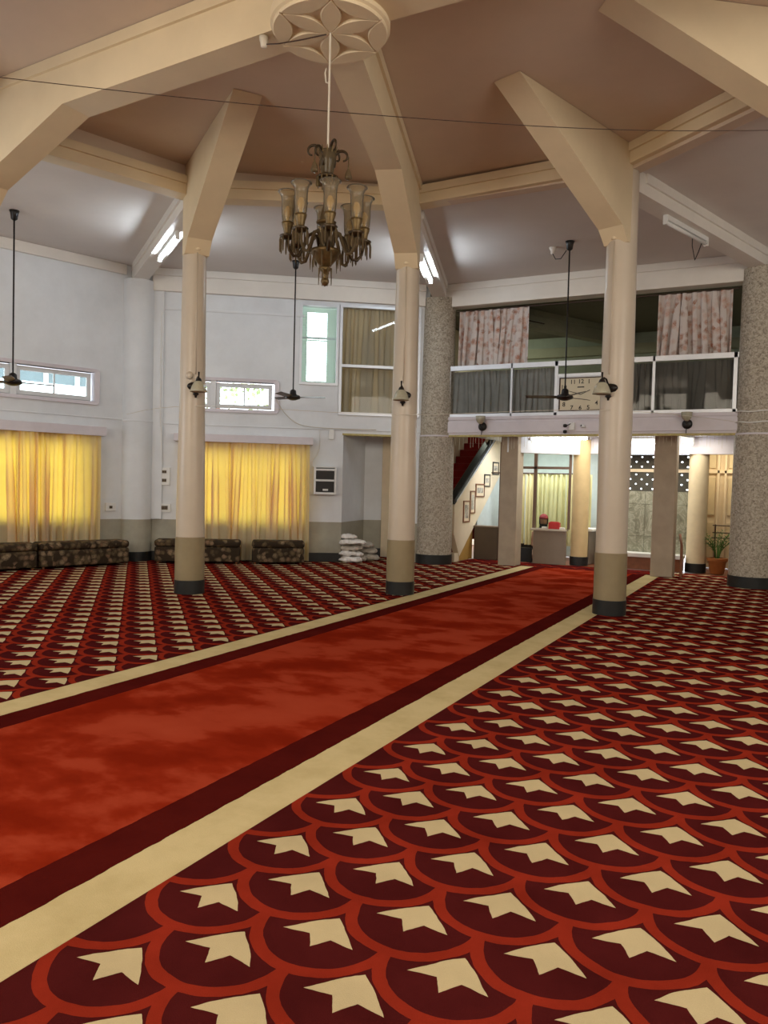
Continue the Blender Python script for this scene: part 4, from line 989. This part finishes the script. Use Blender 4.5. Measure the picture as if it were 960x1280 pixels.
        parts.append(MB().lathe(e, [(0.010, 3.525), (0.014, 3.555), (0.026, 3.585), (0.028, 3.61), (0.018, 3.64), (0.002, 3.65)], 14).build('bulb', M_BULB, root, smooth=True))
        for p_ in parts:
            p_.parent = arm; p_.matrix_parent_inverse = Matrix.Identity(4)
chandelier()

root = thing('lamp_holder', (-3.90, 5.22, 5.03), 'small cream lamp holder at the edge of the ceiling rosette', 'lamp holder')
MB().lathe((-3.90, 5.20, 0), [(0.012, 4.975), (0.026, 4.985), (0.030, 5.02), (0.038, 5.04), (0.038, 5.062)], 16).build('socket', M_CABLEW, root, smooth=True)
MB().tube([(-3.88, 5.20, 5.0), (-3.75, 5.20, 4.975), (-3.55, 5.24, 4.98), (-3.36, 5.28, 4.995)], 0.005, 6).build('lead', M_BROWNM, root, smooth=True)

# ------------------------------------------------------------------ wires across the hall
S = vert(2, RI); K3 = vert(-3, RI)
wire('ceiling_wire', [(K3.x, K3.y, 4.50), (-5.3, 3.85, 4.42), (CX - 0.01, CY + 0.01, 4.41), (-1.4, 6.75, 4.50), (S.x, S.y, 4.68)], 0.0032, M_BROWNM, 'thin dark wire stretched across the hall past the chandelier cord')
cl, cm, cr_ = vert(-1, RI), vert(0, RI), vert(1, RI)
wire('column_string', [(-10.3, 10.0, 2.60), (cl.x + 0.16, cl.y - 0.10, 2.45), (cm.x - 0.02, cm.y - 0.175, 2.44), (cr_.x - 0.02, cr_.y - 0.18, 2.44), (-0.45, 13.5, 2.56)], 0.003, M_CABLEW, 'thin string tied from column to column at lamp height', n=6)

# ------------------------------------------------------------------ foyer below the gallery
def sq_col(x0, x1, y0, y1, label):
    o = MB().box(x0, x1, y0, y1, 0, 2.62).build('square_column', M_CONC, bevel=0.01); tag(o, label, 'column', 'square plastered foyer columns', 'thing')
sq_col(-4.98, -4.64, 14.36, 14.72, 'grey square plastered column at the left end of the cream stripe')
sq_col(-2.17, -1.80, 14.36, 14.70, 'grey square plastered column with the small wooden rail beside it')
def yel_col(x, y, r, label, mat):
    root = thing('foyer_column', (x, y, 0), label, 'column', 'round foyer columns')
    MB().lathe((x, y, 0), [(r, 0.16), (r, 2.6)], 32).build('shaft', mat, root, smooth=True, auto=0.6)
    MB().lathe((x, y, 0), [(r + 0.012, 0), (r + 0.012, 0.17)], 32).build('base_ring', M_FOOT, root, smooth=True, auto=0.6)
yel_col(-3.70, 15.50, 0.165, 'round tan column at the corner of the reception counter', M_YELC)
yel_col(-1.56, 15.68, 0.175, 'round cream column beside the potted palm', simple('cream_column_paint', (0.78, 0.66, 0.44), 0.5))
# foyer ceiling and beams
struct(MB().box(-5.85, 3.0, 14.3, 19.2, 2.52, 2.60).build('ceiling_foyer', M_WALLS), 'low foyer ceiling')
FB = Frame((-4.85, 14.5, 0), (1.15, 1.0, 0), (1.0, -1.15, 0))
struct(MB().fbox(FB, -0.1, 1.52, -0.12, 0.12, 2.17, 2.53).build('ceiling_beam', M_WALLS), 'white low beam over the reception')
struct(MB().box(-3.70, -0.4, 15.50, 15.74, 2.20, 2.53).build('ceiling_beam', M_LILAC), 'white low beam over the foyer columns')
# foyer tube lights
def foyer_tube(a, b, label, z=2.44):
    a = Vector((*a, z)); b = Vector((*b, z)); mid = (a + b) / 2
    root = thing('tube_light', mid, label, 'tube light', 'tube lights of the foyer')
    MB().tube([a, b], 0.022, 10).build('tube', M_TUBEW, root, smooth=True)
    d = (b - a).normalized()
    for q in (a, b): MB().tube([q - d * 0.03, q + d * 0.03], 0.026, 10).build('end_cap', M_WHITE, root)
    F = Frame((a.x, a.y, 0), d, Vector((-d.y, d.x, 0)))
    MB().fbox(F, 0, (b - a).length, -0.025, 0.025, z + 0.03, 2.521).build('housing', M_WHITE, root)
foyer_tube((-3.15, 15.38), (-2.05, 15.38), 'glaring lit tube light between the slender column and the square column', 2.40)
foyer_tube((-1.78, 14.95), (-1.66, 15.40), 'lit tube light end glaring above the cream round column', 2.38)
foyer_tube((-4.40, 14.30), (-3.30, 14.30), 'lit tube light tucked behind the fascia in front of the reception', 2.42)
area('foyer_ceiling_light', (-2.9, 15.0, 2.48), (-2.9, 15.0, 0), 3.6, 0.7, 40, (1.0, 0.92, 0.76))
area('foyer_back_light', (-1.2, 16.2, 2.3), (-1.2, 16.9, 0.8), 1.6, 0.3, 14, (1.0, 0.86, 0.6))
area('office_light', (-4.6, 15.9, 2.45), (-4.6, 16.0, 0), 1.6, 0.5, 48, (0.95, 0.98, 1.0))

# reception screen and counter
root = thing('reception_counter', (-4.2, 15.25, 0), 'taupe reception counter with a pale top at the end of the red aisle', 'counter')
MB().box(-4.55, -3.89, 15.20, 15.26, 0, 0.66).build('front_panel', M_TAUPE, root, bevel=0.006)
MB().box(-4.60, -3.89, 15.16, 15.298, 0.66, 0.70).build('top', simple('counter_top', (0.55, 0.50, 0.42), 0.3), root, bevel=0.005)
root = thing('side_counter', (-3.4, 16.5, 0), 'white topped counter running back beside the tan round column', 'counter')
MB().quadbox([(-3.57, 15.75, 0), (-3.30, 17.1, 0), (-3.6, 17.15, 0), (-3.86, 15.75, 0), (-3.57, 15.75, 0.66), (-3.30, 17.1, 0.66), (-3.6, 17.15, 0.66), (-3.86, 15.75, 0.66)]).build('front_panel', M_TAUPE, root)
MB().quadbox([(-3.50, 15.72, 0.66), (-3.18, 17.1, 0.66), (-3.6, 17.18, 0.66), (-3.88, 15.72, 0.66), (-3.50, 15.72, 0.71), (-3.18, 17.1, 0.71), (-3.6, 17.18, 0.71), (-3.88, 15.72, 0.71)]).build('top', M_PAPER, root, bevel=0.005)
root = thing('glazed_screen', (-4.4, 15.35, 0), 'brown framed glazed office screen above the reception counter', 'glazed screen')
MF = simple('screen_frame', (0.16, 0.10, 0.07), 0.5)
m = MB()
for a, b in ((-5.32, -5.27), (-4.605, -4.545), (-3.90, -3.86)): m.box(a, b, 15.30, 15.36, 0.0 if a < -5 else 0.70, 2.42)
m.box(-5.27, -3.90, 15.30, 15.36, 1.88, 1.93).box(-5.27, -3.90, 15.30, 15.36, 2.20, 2.26)
m.build('screen_frame', MF, root)
MB().box(-5.27, -4.605, 15.31, 15.35, 0.0, 0.29).build('kick_panel', M_FOOT, root)
MB().box(-4.545, -3.90, 15.325, 15.33, 0.71, 1.88).box(-5.27, -3.90, 15.325, 15.33, 1.93, 2.20).build('pane', M_GLASS, root)
# office interior
struct(MB().box(-5.90, -3.55, 17.2, 17.3, 0, 2.6).build('wall_office', simple('pale_blue_wall', (0.64, 0.71, 0.70), 0.6)), 'pale blue office wall behind the curtains')
FO = Frame((-5.9, 16.3, 0), (1, 0, 0), (0, -1, 0))
curtain('office_curtain', FO, 0.58, 0.82, 0.30, 1.80, 0.0, 4, 0.03, M_CURT2, 'narrow yellow curtain strip seen between the stair and the square column', 'curtain', seed=31)
curtain('office_curtain', FO, 0.84, 1.70, 0.28, 1.80, 0.0, 9, 0.035, M_CURT2, 'yellow office curtain hanging left of the screen mullion, dark gap below it', 'curtain', seed=32)
curtain('office_curtain', FO, 1.71, 2.24, 0.30, 1.80, 0.0, 5, 0.03, M_CURT2, 'pale yellow office curtain right behind the reception counter', 'curtain', seed=33)
tag(MB().tube([(-5.86, 16.29, 1.81), (-3.8, 16.29, 1.81)], 0.014, 8).tube([(-3.81, 16.29, 1.81), (-3.81, 16.29, 2.52)], 0.01, 6).build('curtain_rod', M_BROWNM), 'curtain rod of the office behind the reception', 'curtain rod', None, 'thing')
struct(MB().box(-5.90, -4.60, 16.6, 16.65, 0, 0.29).build('wall_office_low', M_FOOT), 'dark low partition below the office curtain')
FQ = Frame((-5.90, 0, 0), (0, 1, 0), (1, 0, 0))
struct(MB().prism(FQ, [(15.62, 0), (15.62, 0.85), (17.2, 1.98), (17.2, 0)], 0.0, -0.05).build('wall_office_side', simple('pale_blue_wall', (0.64, 0.71, 0.70), 0.6)), 'pale blue side wall of the office')
struct(MB().prism(FQ, [(16.1, 2.25), (16.1, 2.6), (19.2, 2.6), (19.2, 1.4), (17.2, 1.4), (17.2, 2.2)], 0.0, -0.05).build('wall_stair_side', M_CREAMW), 'cream wall above the end of the stair parapet')
root = thing('low_cupboard', (-5.6, 15.3, 0), 'dark taupe low cupboard between the stair wall and the square column', 'cupboard')
MB().box(-5.84, -5.33, 15.30, 15.60, 0, 0.66).build('body', M_DARKBOX, root, bevel=0.006)
MB().box(-5.86, -5.31, 15.28, 15.62, 0.66, 0.69).build('top', M_TAUPE, root, bevel=0.004)

# person behind the counter
def person():
    x, y = -4.53, 15.85
    me = bpy.data.meshes.new('person'); bm = bmesh.new()
    # chained cross sections from the hips to the top of the head
    sec = [(0.10, 0.16, 0.11, 0), (0.22, 0.165, 0.12, 0), (0.38, 0.155, 0.11, 0), (0.50, 0.165, 0.115, 0), (0.585, 0.165, 0.10, 0), (0.625, 0.115, 0.075, 0), (0.65, 0.055, 0.055, 0.0), (0.69, 0.050, 0.052, 0.0), (0.72, 0.058, 0.065, 0.01), (0.76, 0.072, 0.085, 0.015), (0.81, 0.078, 0.095, 0.012), (0.86, 0.076, 0.092, 0.008), (0.90, 0.058, 0.07, 0.004), (0.918, 0.02, 0.025, 0)]
    rings = []
    for z, rx, ry, fw in sec:
        rings.append([bm.verts.new((rx * cos(2 * pi * i / 20), ry * sin(2 * pi * i / 20) - fw, z)) for i in range(20)])
    for A, B in zip(rings, rings[1:]):
        for i in range(20): bm.faces.new([A[i], A[(i + 1) % 20], B[(i + 1) % 20], B[i]])
    bm.faces.new(rings[0][::-1]); bm.faces.new(rings[-1])
    # nose
    for v in bm.verts:
        if abs(v.co.x) < 0.015 and v.co.y < -0.08 and 0.75 < v.co.z < 0.82: v.co.y -= 0.014
    # arms resting forward, each grown from the shoulder ring, and hands with fingers
    def limb(pts, rr_, seg=10):
        P = [Vector(p) for p in pts]; rg = []; prev = None
        for i, p in enumerate(P):
            d = (P[min(i + 1, len(P) - 1)] - P[max(i - 1, 0)]).normalized(); u = d.orthogonal().normalized() if prev is None else (prev - d * prev.dot(d)).normalized(); prev = u; w = d.cross(u)
            rg.append([bm.verts.new(p + (u * cos(2 * pi * k / seg) + w * sin(2 * pi * k / seg)) * rr_[i]) for k in range(seg)])
        for A, B in zip(rg, rg[1:]):
            for k in range(seg): bm.faces.new([A[k], A[(k + 1) % seg], B[(k + 1) % seg], B[k]])
        bm.faces.new(rg[0][::-1]); bm.faces.new(rg[-1])
    for sg in (1, -1):
        limb([(sg * 0.12, 0, 0.575), (sg * 0.185, -0.01, 0.54), (sg * 0.20, -0.03, 0.40), (sg * 0.20, -0.05, 0.30), (sg * 0.17, -0.16, 0.29), (sg * 0.13, -0.26, 0.30)], [0.045, 0.05, 0.043, 0.038, 0.032, 0.024])
        limb([(sg * 0.13, -0.26, 0.30), (sg * 0.12, -0.31, 0.30), (sg * 0.115, -0.34, 0.295)], [0.024, 0.034, 0.028])
        for f in range(4): limb([(sg * (0.095 + f * 0.015), -0.335, 0.297), (sg * (0.092 + f * 0.016), -0.37 - 0.006 * (f % 3), 0.292), (sg * (0.09 + f * 0.016), -0.395 - 0.006 * (f % 3), 0.275)], [0.009, 0.008, 0.006], 6)
        limb([(sg * 0.10, -0.29, 0.298), (sg * 0.075, -0.315, 0.29), (sg * 0.068, -0.34, 0.28)], [0.010, 0.009, 0.007], 6)
        # folded legs
        limb([(sg * 0.08, 0.0, 0.14), (sg * 0.18, -0.18, 0.13), (sg * 0.22, -0.36, 0.10), (sg * 0.12, -0.40, 0.07), (-sg * 0.02, -0.33, 0.06)], [0.09, 0.08, 0.06, 0.05, 0.035])
    bm.to_mesh(me); bm.free(); me.materials.append(M_SKIN)
    me.polygons.foreach_set('use_smooth', [True] * len(me.polygons))
    o = bpy.data.objects.new('person', me); COL.objects.link(o); o.location = (x, y, 0.03); o.rotation_euler = (0, 0, radians(14))
    tag(o, 'person in dark clothes and a maroon head covering seated behind the reception counter', 'person', None, 'thing')
    def shell(name, prof, mat, a0=0, a1=2 * pi, n=24):
        m = MB(); rg = []
        for z, rx, ry, fw in prof:
            rg.append([m.bm.verts.new((rx * cos(a0 + (a1 - a0) * i / n), ry * sin(a0 + (a1 - a0) * i / n) - fw, z)) for i in range(n + 1)])
        for A, B in zip(rg, rg[1:]):
            for i in range(n): m.bm.faces.new([A[i], A[i + 1], B[i + 1], B[i]])
        ob = m.build(name, mat, None, smooth=True, solid=0.006); ob.parent = o; return ob
    shell('garment', [(0.06, 0.21, 0.17, 0), (0.22, 0.18, 0.135, 0), (0.38, 0.175, 0.125, 0), (0.50, 0.215, 0.125, 0), (0.585, 0.205, 0.112, 0), (0.632, 0.13, 0.088, 0), (0.665, 0.072, 0.070, 0)], M_BLACKC)
    shell('scarf', [(0.60, 0.16, 0.11, 0), (0.655, 0.085, 0.085, 0.0), (0.70, 0.075, 0.08, 0.005), (0.735, 0.082, 0.092, 0.012)], M_BLACKC)
    shell('scarf_hood', [(0.73, 0.086, 0.10, 0.0), (0.80, 0.090, 0.10, 0.0), (0.85, 0.088, 0.10, 0.0)], M_BLACKC, radians(-35), radians(215))
    shell('head_covering', [(0.835, 0.091, 0.108, 0.012), (0.87, 0.088, 0.104, 0.010), (0.905, 0.072, 0.085, 0.006), (0.93, 0.045, 0.052, 0.002), (0.938, 0.004, 0.005, 0)], M_REDC)
    for sg in (1, -1):
        e = MB().lathe((sg * 0.028, -0.093, 0.812), [(0.001, -0.006), (0.008, 0.0), (0.001, 0.006)], 10).build('eye', M_BLACK, None); e.parent = o
    e = MB().lathe((0, -0.094, 0.752), [(0.001, -0.004), (0.018, 0.0), (0.001, 0.004)], 12).build('mouth', M_REDC, None); e.parent = o
person()
root = thing('floor_cushion', (-4.5, 15.95, 0), 'low dark cushion under the person behind the counter', 'cushion')
MB().box(-4.80, -4.26, 15.50, 16.10, 0, 0.05).build('cover', M_BLACKC, root, bevel=0.02)
MB().box(-4.54, -3.905, 15.365, 15.43, 0.66, 0.70).build('inner_shelf', M_TAUPE, root)
o = MB().box(-4.24, -4.02, 15.17, 15.27, 0.70, 0.83).box(-4.22, -4.04, 15.19, 15.25, 0.83, 0.845).build('red_box', M_RED, bevel=0.008); tag(o, 'red box standing on the reception counter', 'box', None, 'thing')
o = MB().box(-4.38, -4.27, 15.18, 15.27, 0.70, 0.74).build('paper_bundle', M_PAPER, bevel=0.01); tag(o, 'white crumpled paper on the counter before the red box', 'paper', None, 'thing')
o = MB().box(-4.03, -3.93, 15.18, 15.28, 0.70, 0.735).build('paper_bundle', M_PAPER, bevel=0.006); tag(o, 'small white paper stack on the counter end near the tan column', 'paper', None, 'thing')

# stairs
root = thing('staircase', (-6.5, 14.5, 0), 'red carpeted staircase rising behind a cream parapet with a thick black handrail', 'staircase')
m = MB(); n = 22
for i in range(n): m.box(-7.20, -5.99, 14.50 + i * 0.25, 14.50 + (i + 1) * 0.25 + 0.02, max(0, i * 0.17 - 0.3), (i + 1) * 0.17)
m.build('steps', M_REDSTAIR, root)
m = MB()
for i in range(n): m.box(-7.18, -6.0, 14.490 + i * 0.25, 14.503 + i * 0.25, (i + 1) * 0.17 - 0.012, (i + 1) * 0.17 + 0.003)
m.build('nosing', simple('stair_nosing', (0.30, 0.04, 0.03), 0.6), root)
FP = Frame((-5.85, 0, 0), (0, 1, 0), (1, 0, 0))
MB().prism(FP, [(14.22, 0.55), (14.54, 0.10), (15.33, 0.68), (16.9, 1.80), (18.3, 2.7), (16.7, 2.7), (14.22, 1.12)], 0.0, -0.12).build('parapet', M_CREAMW, root)
MB().prism(FP, [(14.18, 1.13), (14.20, 1.26), (16.35, 2.62), (16.45, 2.52)], 0.035, -0.15).build('handrail', M_HAND, root, bevel=0.03, bseg=3)
MB().prism(FP, [(14.24, 1.20), (14.245, 1.225), (16.3, 2.52), (16.3, 2.495)], 0.045, 0.03).build('rail_strip', M_ALU, root)
MB().prism(FP, [(14.56, 0.0), (14.56, 0.12), (15.31, 0.66), (15.31, 0.0)], -0.03, -0.10).build('under_panel', M_OCHRE, root)
MB().box(-6.02, -5.86, 14.30, 14.55, 0, 0.17).build('first_step_block', M_CREAMW, root, bevel=0.006)
struct(MB().box(-7.35, -7.22, 14.42, 20.2, 0, 5.2).build('wall_stair', M_REDC if False else M_CREAMW), 'cream wall beside the stairs')
PIC = [(14.67, 15.02, 0.77, 1.21), (15.03, 15.31, 0.94, 1.41), (15.33, 15.84, 1.28, 1.56), (15.82, 16.17, 1.50, 1.77), (16.33, 16.72, 1.77, 2.05)]
PT = ['lowest framed picture on the cream stair parapet', 'second framed picture from the bottom of the stair parapet', 'wide framed picture in the middle of the stair parapet', 'fourth framed picture up the stair parapet', 'topmost framed picture on the cream stair parapet']
def picmat(seed):
    m, nt, out = new_mat('picture_print_%d' % seed); g, x, y, z = pos(nt)
    nn = noise(nt, 9 + seed, 3, 0.6, g.outputs['Position'])
    bsdf(nt, out, ramp(nt, nn.outputs[0], [(0.35, (0.12, 0.10, 0.08)), (0.5, (0.42, 0.37, 0.30)), (0.62, (0.60, 0.56, 0.48)), (0.7, (0.2, 0.24, 0.22))]), 0.3); return m
for i, ((a, b, c_, d_), lb) in enumerate(zip(PIC, PT)):
    root = thing('framed_picture', (-5.85, (a + b) / 2, (c_ + d_) / 2), lb, 'framed picture', 'framed pictures on the stair parapet')
    f = 0.025
    MB().fbox(FP, a, b, 0.0, 0.02, c_, c_ + f).fbox(FP, a, b, 0.0, 0.02, d_ - f, d_).fbox(FP, a, a + f, 0.0, 0.02, c_ + f, d_ - f).fbox(FP, b - f, b, 0.0, 0.02, c_ + f, d_ - f).build('frame', M_WOODB if i < 3 else M_BLACK, root)
    MB().fbox(FP, a + f, b - f, 0.0, 0.008, c_ + f, d_ - f).build('mount', M_CREAMW, root)
    MB().fbox(FP, a + f + 0.05, b - f - 0.05, 0.008, 0.011, c_ + f + 0.06, d_ - f - 0.06).build('print', picmat(i), root)

# marble wall, ledge, vents
struct(MB().box(-3.25, -1.62, 15.78, 15.9, 0.30, 1.49).build('wall_marble', M_MARBLE), 'grey green marble clad wall of the foyer')
struct(MB().box(-3.25, -2.98, 15.76, 15.9, 1.49, 2.25).box(-3.25, -3.02, 15.75, 15.78, 0.95, 1.49).build('wall_marble_side', M_CREAMW), 'plain end panel beside the vent blocks')
def vent(x0, x1, z0, z1, nx, nz, label):
    m = MB(); w = (x1 - x0) / nx; h = (z1 - z0) / nz
    for i in range(nx):
        for j in range(nz):
            a = x0 + i * w; b = z0 + j * h
            if (i + j) % 2 == 0: m.box(a, a + w, 15.80, 15.88, b, b + h)
            else:
                e = w * 0.31
                m.box(a, a + w, 15.80, 15.88, b, b + e).box(a, a + w, 15.80, 15.88, b + h - e, b + h).box(a, a + e, 15.80, 15.88, b + e, b + h - e).box(a + w - e, a + w, 15.80, 15.88, b + e, b + h - e)
    struct(m.build('window_vent', simple('vent_block', (0.07, 0.065, 0.05), 0.7)), label)
vent(-2.98, -1.72, 1.49, 1.86, 12, 4, 'dark perforated vent blocks above the marble wall')
struct(MB().box(-2.98, -1.62, 15.78, 15.88, 1.86, 1.92).build('trim_12', M_CREAMW), 'cream transom between the vent blocks')
vent(-2.98, -1.72, 1.92, 2.20, 12, 3, 'upper perforated vent blocks under the foyer beam')
root = thing('stone_ledge', (-2.5, 15.6, 0), 'long brown faced ledge with a white stone top in front of the marble wall', 'ledge')
MB().box(-3.25, -1.78, 15.44, 15.80, 0, 0.235).build('front', M_WOODB, root)
MB().box(-3.27, -1.76, 15.40, 15.80, 0.235, 0.31).build('top', M_PAPER, root, bevel=0.006)
root = thing('wooden_rail', (-1.70, 14.6, 0), 'short brown wooden handrail on a post beside the square column', 'handrail')
MB().box(-1.70, -1.655, 14.50, 14.55, 0, 0.56).build('post', M_WOODB, root, bevel=0.006)
MB().tube([(-1.676, 14.515, 0.545), (-1.695, 14.58, 0.61), (-1.735, 14.70, 0.74)], 0.022, 10).build('handrail', M_WOODB, root, smooth=True)

# cream doors behind the palm
struct(MB().box(-1.62, 3.0, 16.85, 17.0, 0, 2.6).build('wall_foyer_back', M_CREAMW), 'cream wall behind the potted palm')
root = bpy.data.objects.new('door_1', None); COL.objects.link(root); root.location = (-1.1, 16.8, 0); struct(root, 'cream panelled doors behind the potted palm')
m = MB()
m.box(-1.56, -0.60, 16.78, 16.85, 1.88, 1.94)
for a in (-1.56, -1.33, -1.20, -0.95, -0.66): m.box(a, a + 0.045, 16.78, 16.85, 0, 2.35)
m.build('frame', M_CREAMW, root, bevel=0.004)
m = MB()
for a, b in ((-1.515, -1.33), (-1.155, -0.95), (-0.905, -0.66)):
    m.box(a + 0.03, b - 0.03, 16.815, 16.85, 0.2, 0.9).box(a + 0.03, b - 0.03, 16.815, 16.85, 1.05, 1.80).box(a + 0.03, b - 0.03, 16.815, 16.85, 1.98, 2.3)
m.build('panel', simple('cream_door_panel', (0.66, 0.55, 0.36), 0.5), root, bevel=0.006)
root = thing('guard_rail', (-0.9, 16.4, 0), 'thin dark guard rails running behind the potted palm', 'railing')
for z_ in (0.62, 0.72, 0.86): MB().tube([(-1.35, 16.45, z_), (0.2, 16.45, z_)], 0.012, 6).build('bar', M_BROWNM, root)
for x_ in (-1.3, 0.1): MB().tube([(x_, 16.45, 0), (x_, 16.45, 0.88)], 0.014, 6).build('post', M_BROWNM, root)
struct(MB().box(-1.62, -1.55, 15.9, 16.9, 0, 2.6).build('wall_foyer_corner', M_CREAMW), 'cream return wall beside the marble')

struct(MB().box(-7.52, -7.22, 14.32, 14.62, 0, 5.2).build('wall_stair_end', M_CREAMW), 'narrow cream wall closing the alcove beside the stairs')
struct(MB().box(-3.60, -3.15, 17.25, 17.35, 0, 2.6).box(-3.25, -3.15, 15.9, 17.25, 0, 2.6).build('wall_corridor', simple('pale_corridor_paint', (0.70, 0.74, 0.68), 0.6)), 'pale wall at the end of the side counter')
# potted palm
def palm(x, y):
    root = thing('potted_palm', (x, y, 0), 'green palm in a terracotta pot between the cream round column and the granite column', 'potted plant')
    c = (x, y, 0)
    MB().lathe(c, [(0.115, 0.0), (0.125, 0.02), (0.150, 0.20), (0.165, 0.235), (0.18, 0.24), (0.185, 0.29), (0.16, 0.295), (0.15, 0.27), (0.13, 0.26)], 32).build('pot', M_TERRA, root, smooth=True, auto=0.7)
    MB().lathe(c, [(0.155, 0.262), (0.02, 0.275)], 24).build('soil', M_SOIL, root)
    rr = random.Random(12)
    m = MB(); lf = MB()
    for i in range(13):
        a = rr.uniform(0, 2 * pi); lean = rr.uniform(0.06, 0.24); h = rr.uniform(0.38, 0.66)
        P = []
        for j in range(9):
            t = j / 8; P.append(Vector((x + cos(a) * (0.03 + lean * t * t * 1.3), y + sin(a) * (0.03 + lean * t * t * 1.3), 0.26 + h * (t - 0.22 * t * t * (lean / 0.15)))))
        m.tube(P, [0.010 - 0.006 * j / 8 for j in range(9)], 5)
        for j in range(3, 9):
            d = (P[j] - P[j - 1]).normalized(); sd = d.cross(Vector((0, 0, 1)))
            if sd.length < 0.1: sd = Vector((cos(a + 1.6), sin(a + 1.6), 0))
            sd.normalize()
            for sg in (1, -1):
                L = rr.uniform(0.10, 0.17) * (1.1 - 0.05 * j); w = 0.014
                dirv = (sd * sg * 0.9 + d * 0.8 + Vector((0, 0, rr.uniform(-0.25, 0.2)))).normalized(); nn = dirv.cross(Vector((0, 0, 1))).normalized()
                b0 = P[j]; b1 = b0 + dirv * L * 0.5 + Vector((0, 0, 0.005)); b2 = b0 + dirv * L - Vector((0, 0, 0.025))
                v = [lf.bm.verts.new(q) for q in (b0, b1 + nn * w, b2, b1 - nn * w, b1 + Vector((0, 0, 0.006)))]
                for tri in ((0, 1, 4), (1, 2, 4), (2, 3, 4), (3, 0, 4)): lf.bm.faces.new([v[q] for q in tri])
    m.build('stems', M_LEAF, root, smooth=True)
    lf.build('leaves', M_LEAF, root)
palm(-1.18, 15.62)

# ------------------------------------------------------------------ outside, seen through the high windows
def outside(F, s0, s1, d, z0, z1, name, label, cat):
    root = thing(name, F.p((s0 + s1) / 2, d, 0), label, cat)
    MB().fbox(F, s0, s1, d - 0.1, d, z0, z1).build('facade', simple('neighbour_roof', (0.20, 0.25, 0.28), 0.7), root)
    m = MB(); q = s0
    while q < s1: m.fbox(F, q, q + 0.10, d, d + 0.06, z0, z1); q += 0.75
    m.fbox(F, s0, s1, d, d + 0.07, (z0 + z1) / 2 - 0.05, (z0 + z1) / 2 + 0.12)
    m.build('white_lattice', M_WHITE, root)
outside(WA, -1.5, 8, -5.5, 3.7, 5.2, 'neighbouring_roof', 'blue grey roof with white beams seen through the left strip window', 'building')
root = thing('garden_tree', WB.p(1.4, -6.5, 0), 'light green tree seen through the high window beside the slender column', 'tree')
m = MB(); rr = random.Random(3)
for i in range(420):
    s_ = rr.gauss(1.0, 0.7); z_ = rr.gauss(4.3, 0.45); d_ = -6.5 + rr.gauss(0, 0.5); p_ = WB.p(s_, d_, z_); r_ = rr.uniform(0.05, 0.12)
    a = Vector((rr.uniform(-1, 1), rr.uniform(-1, 1), rr.uniform(-1, 1))).normalized(); b = a.orthogonal().normalized()
    v = [m.bm.verts.new(q) for q in (p_ + a * r_, p_ + b * r_ * 0.6, p_ - a * r_, p_ - b * r_ * 0.6)]; m.bm.faces.new(v)
m.build('foliage', simple('tree_leaf', (0.42, 0.52, 0.24), 0.7, var=0.3), root)
MB().tube([WB.p(1.0, -6.5, -0.1), WB.p(1.05, -6.5, 2.5), WB.p(1.0, -6.5, 4.2)], [0.12, 0.09, 0.05], 8).build('trunk', M_WOODB, root, smooth=True)
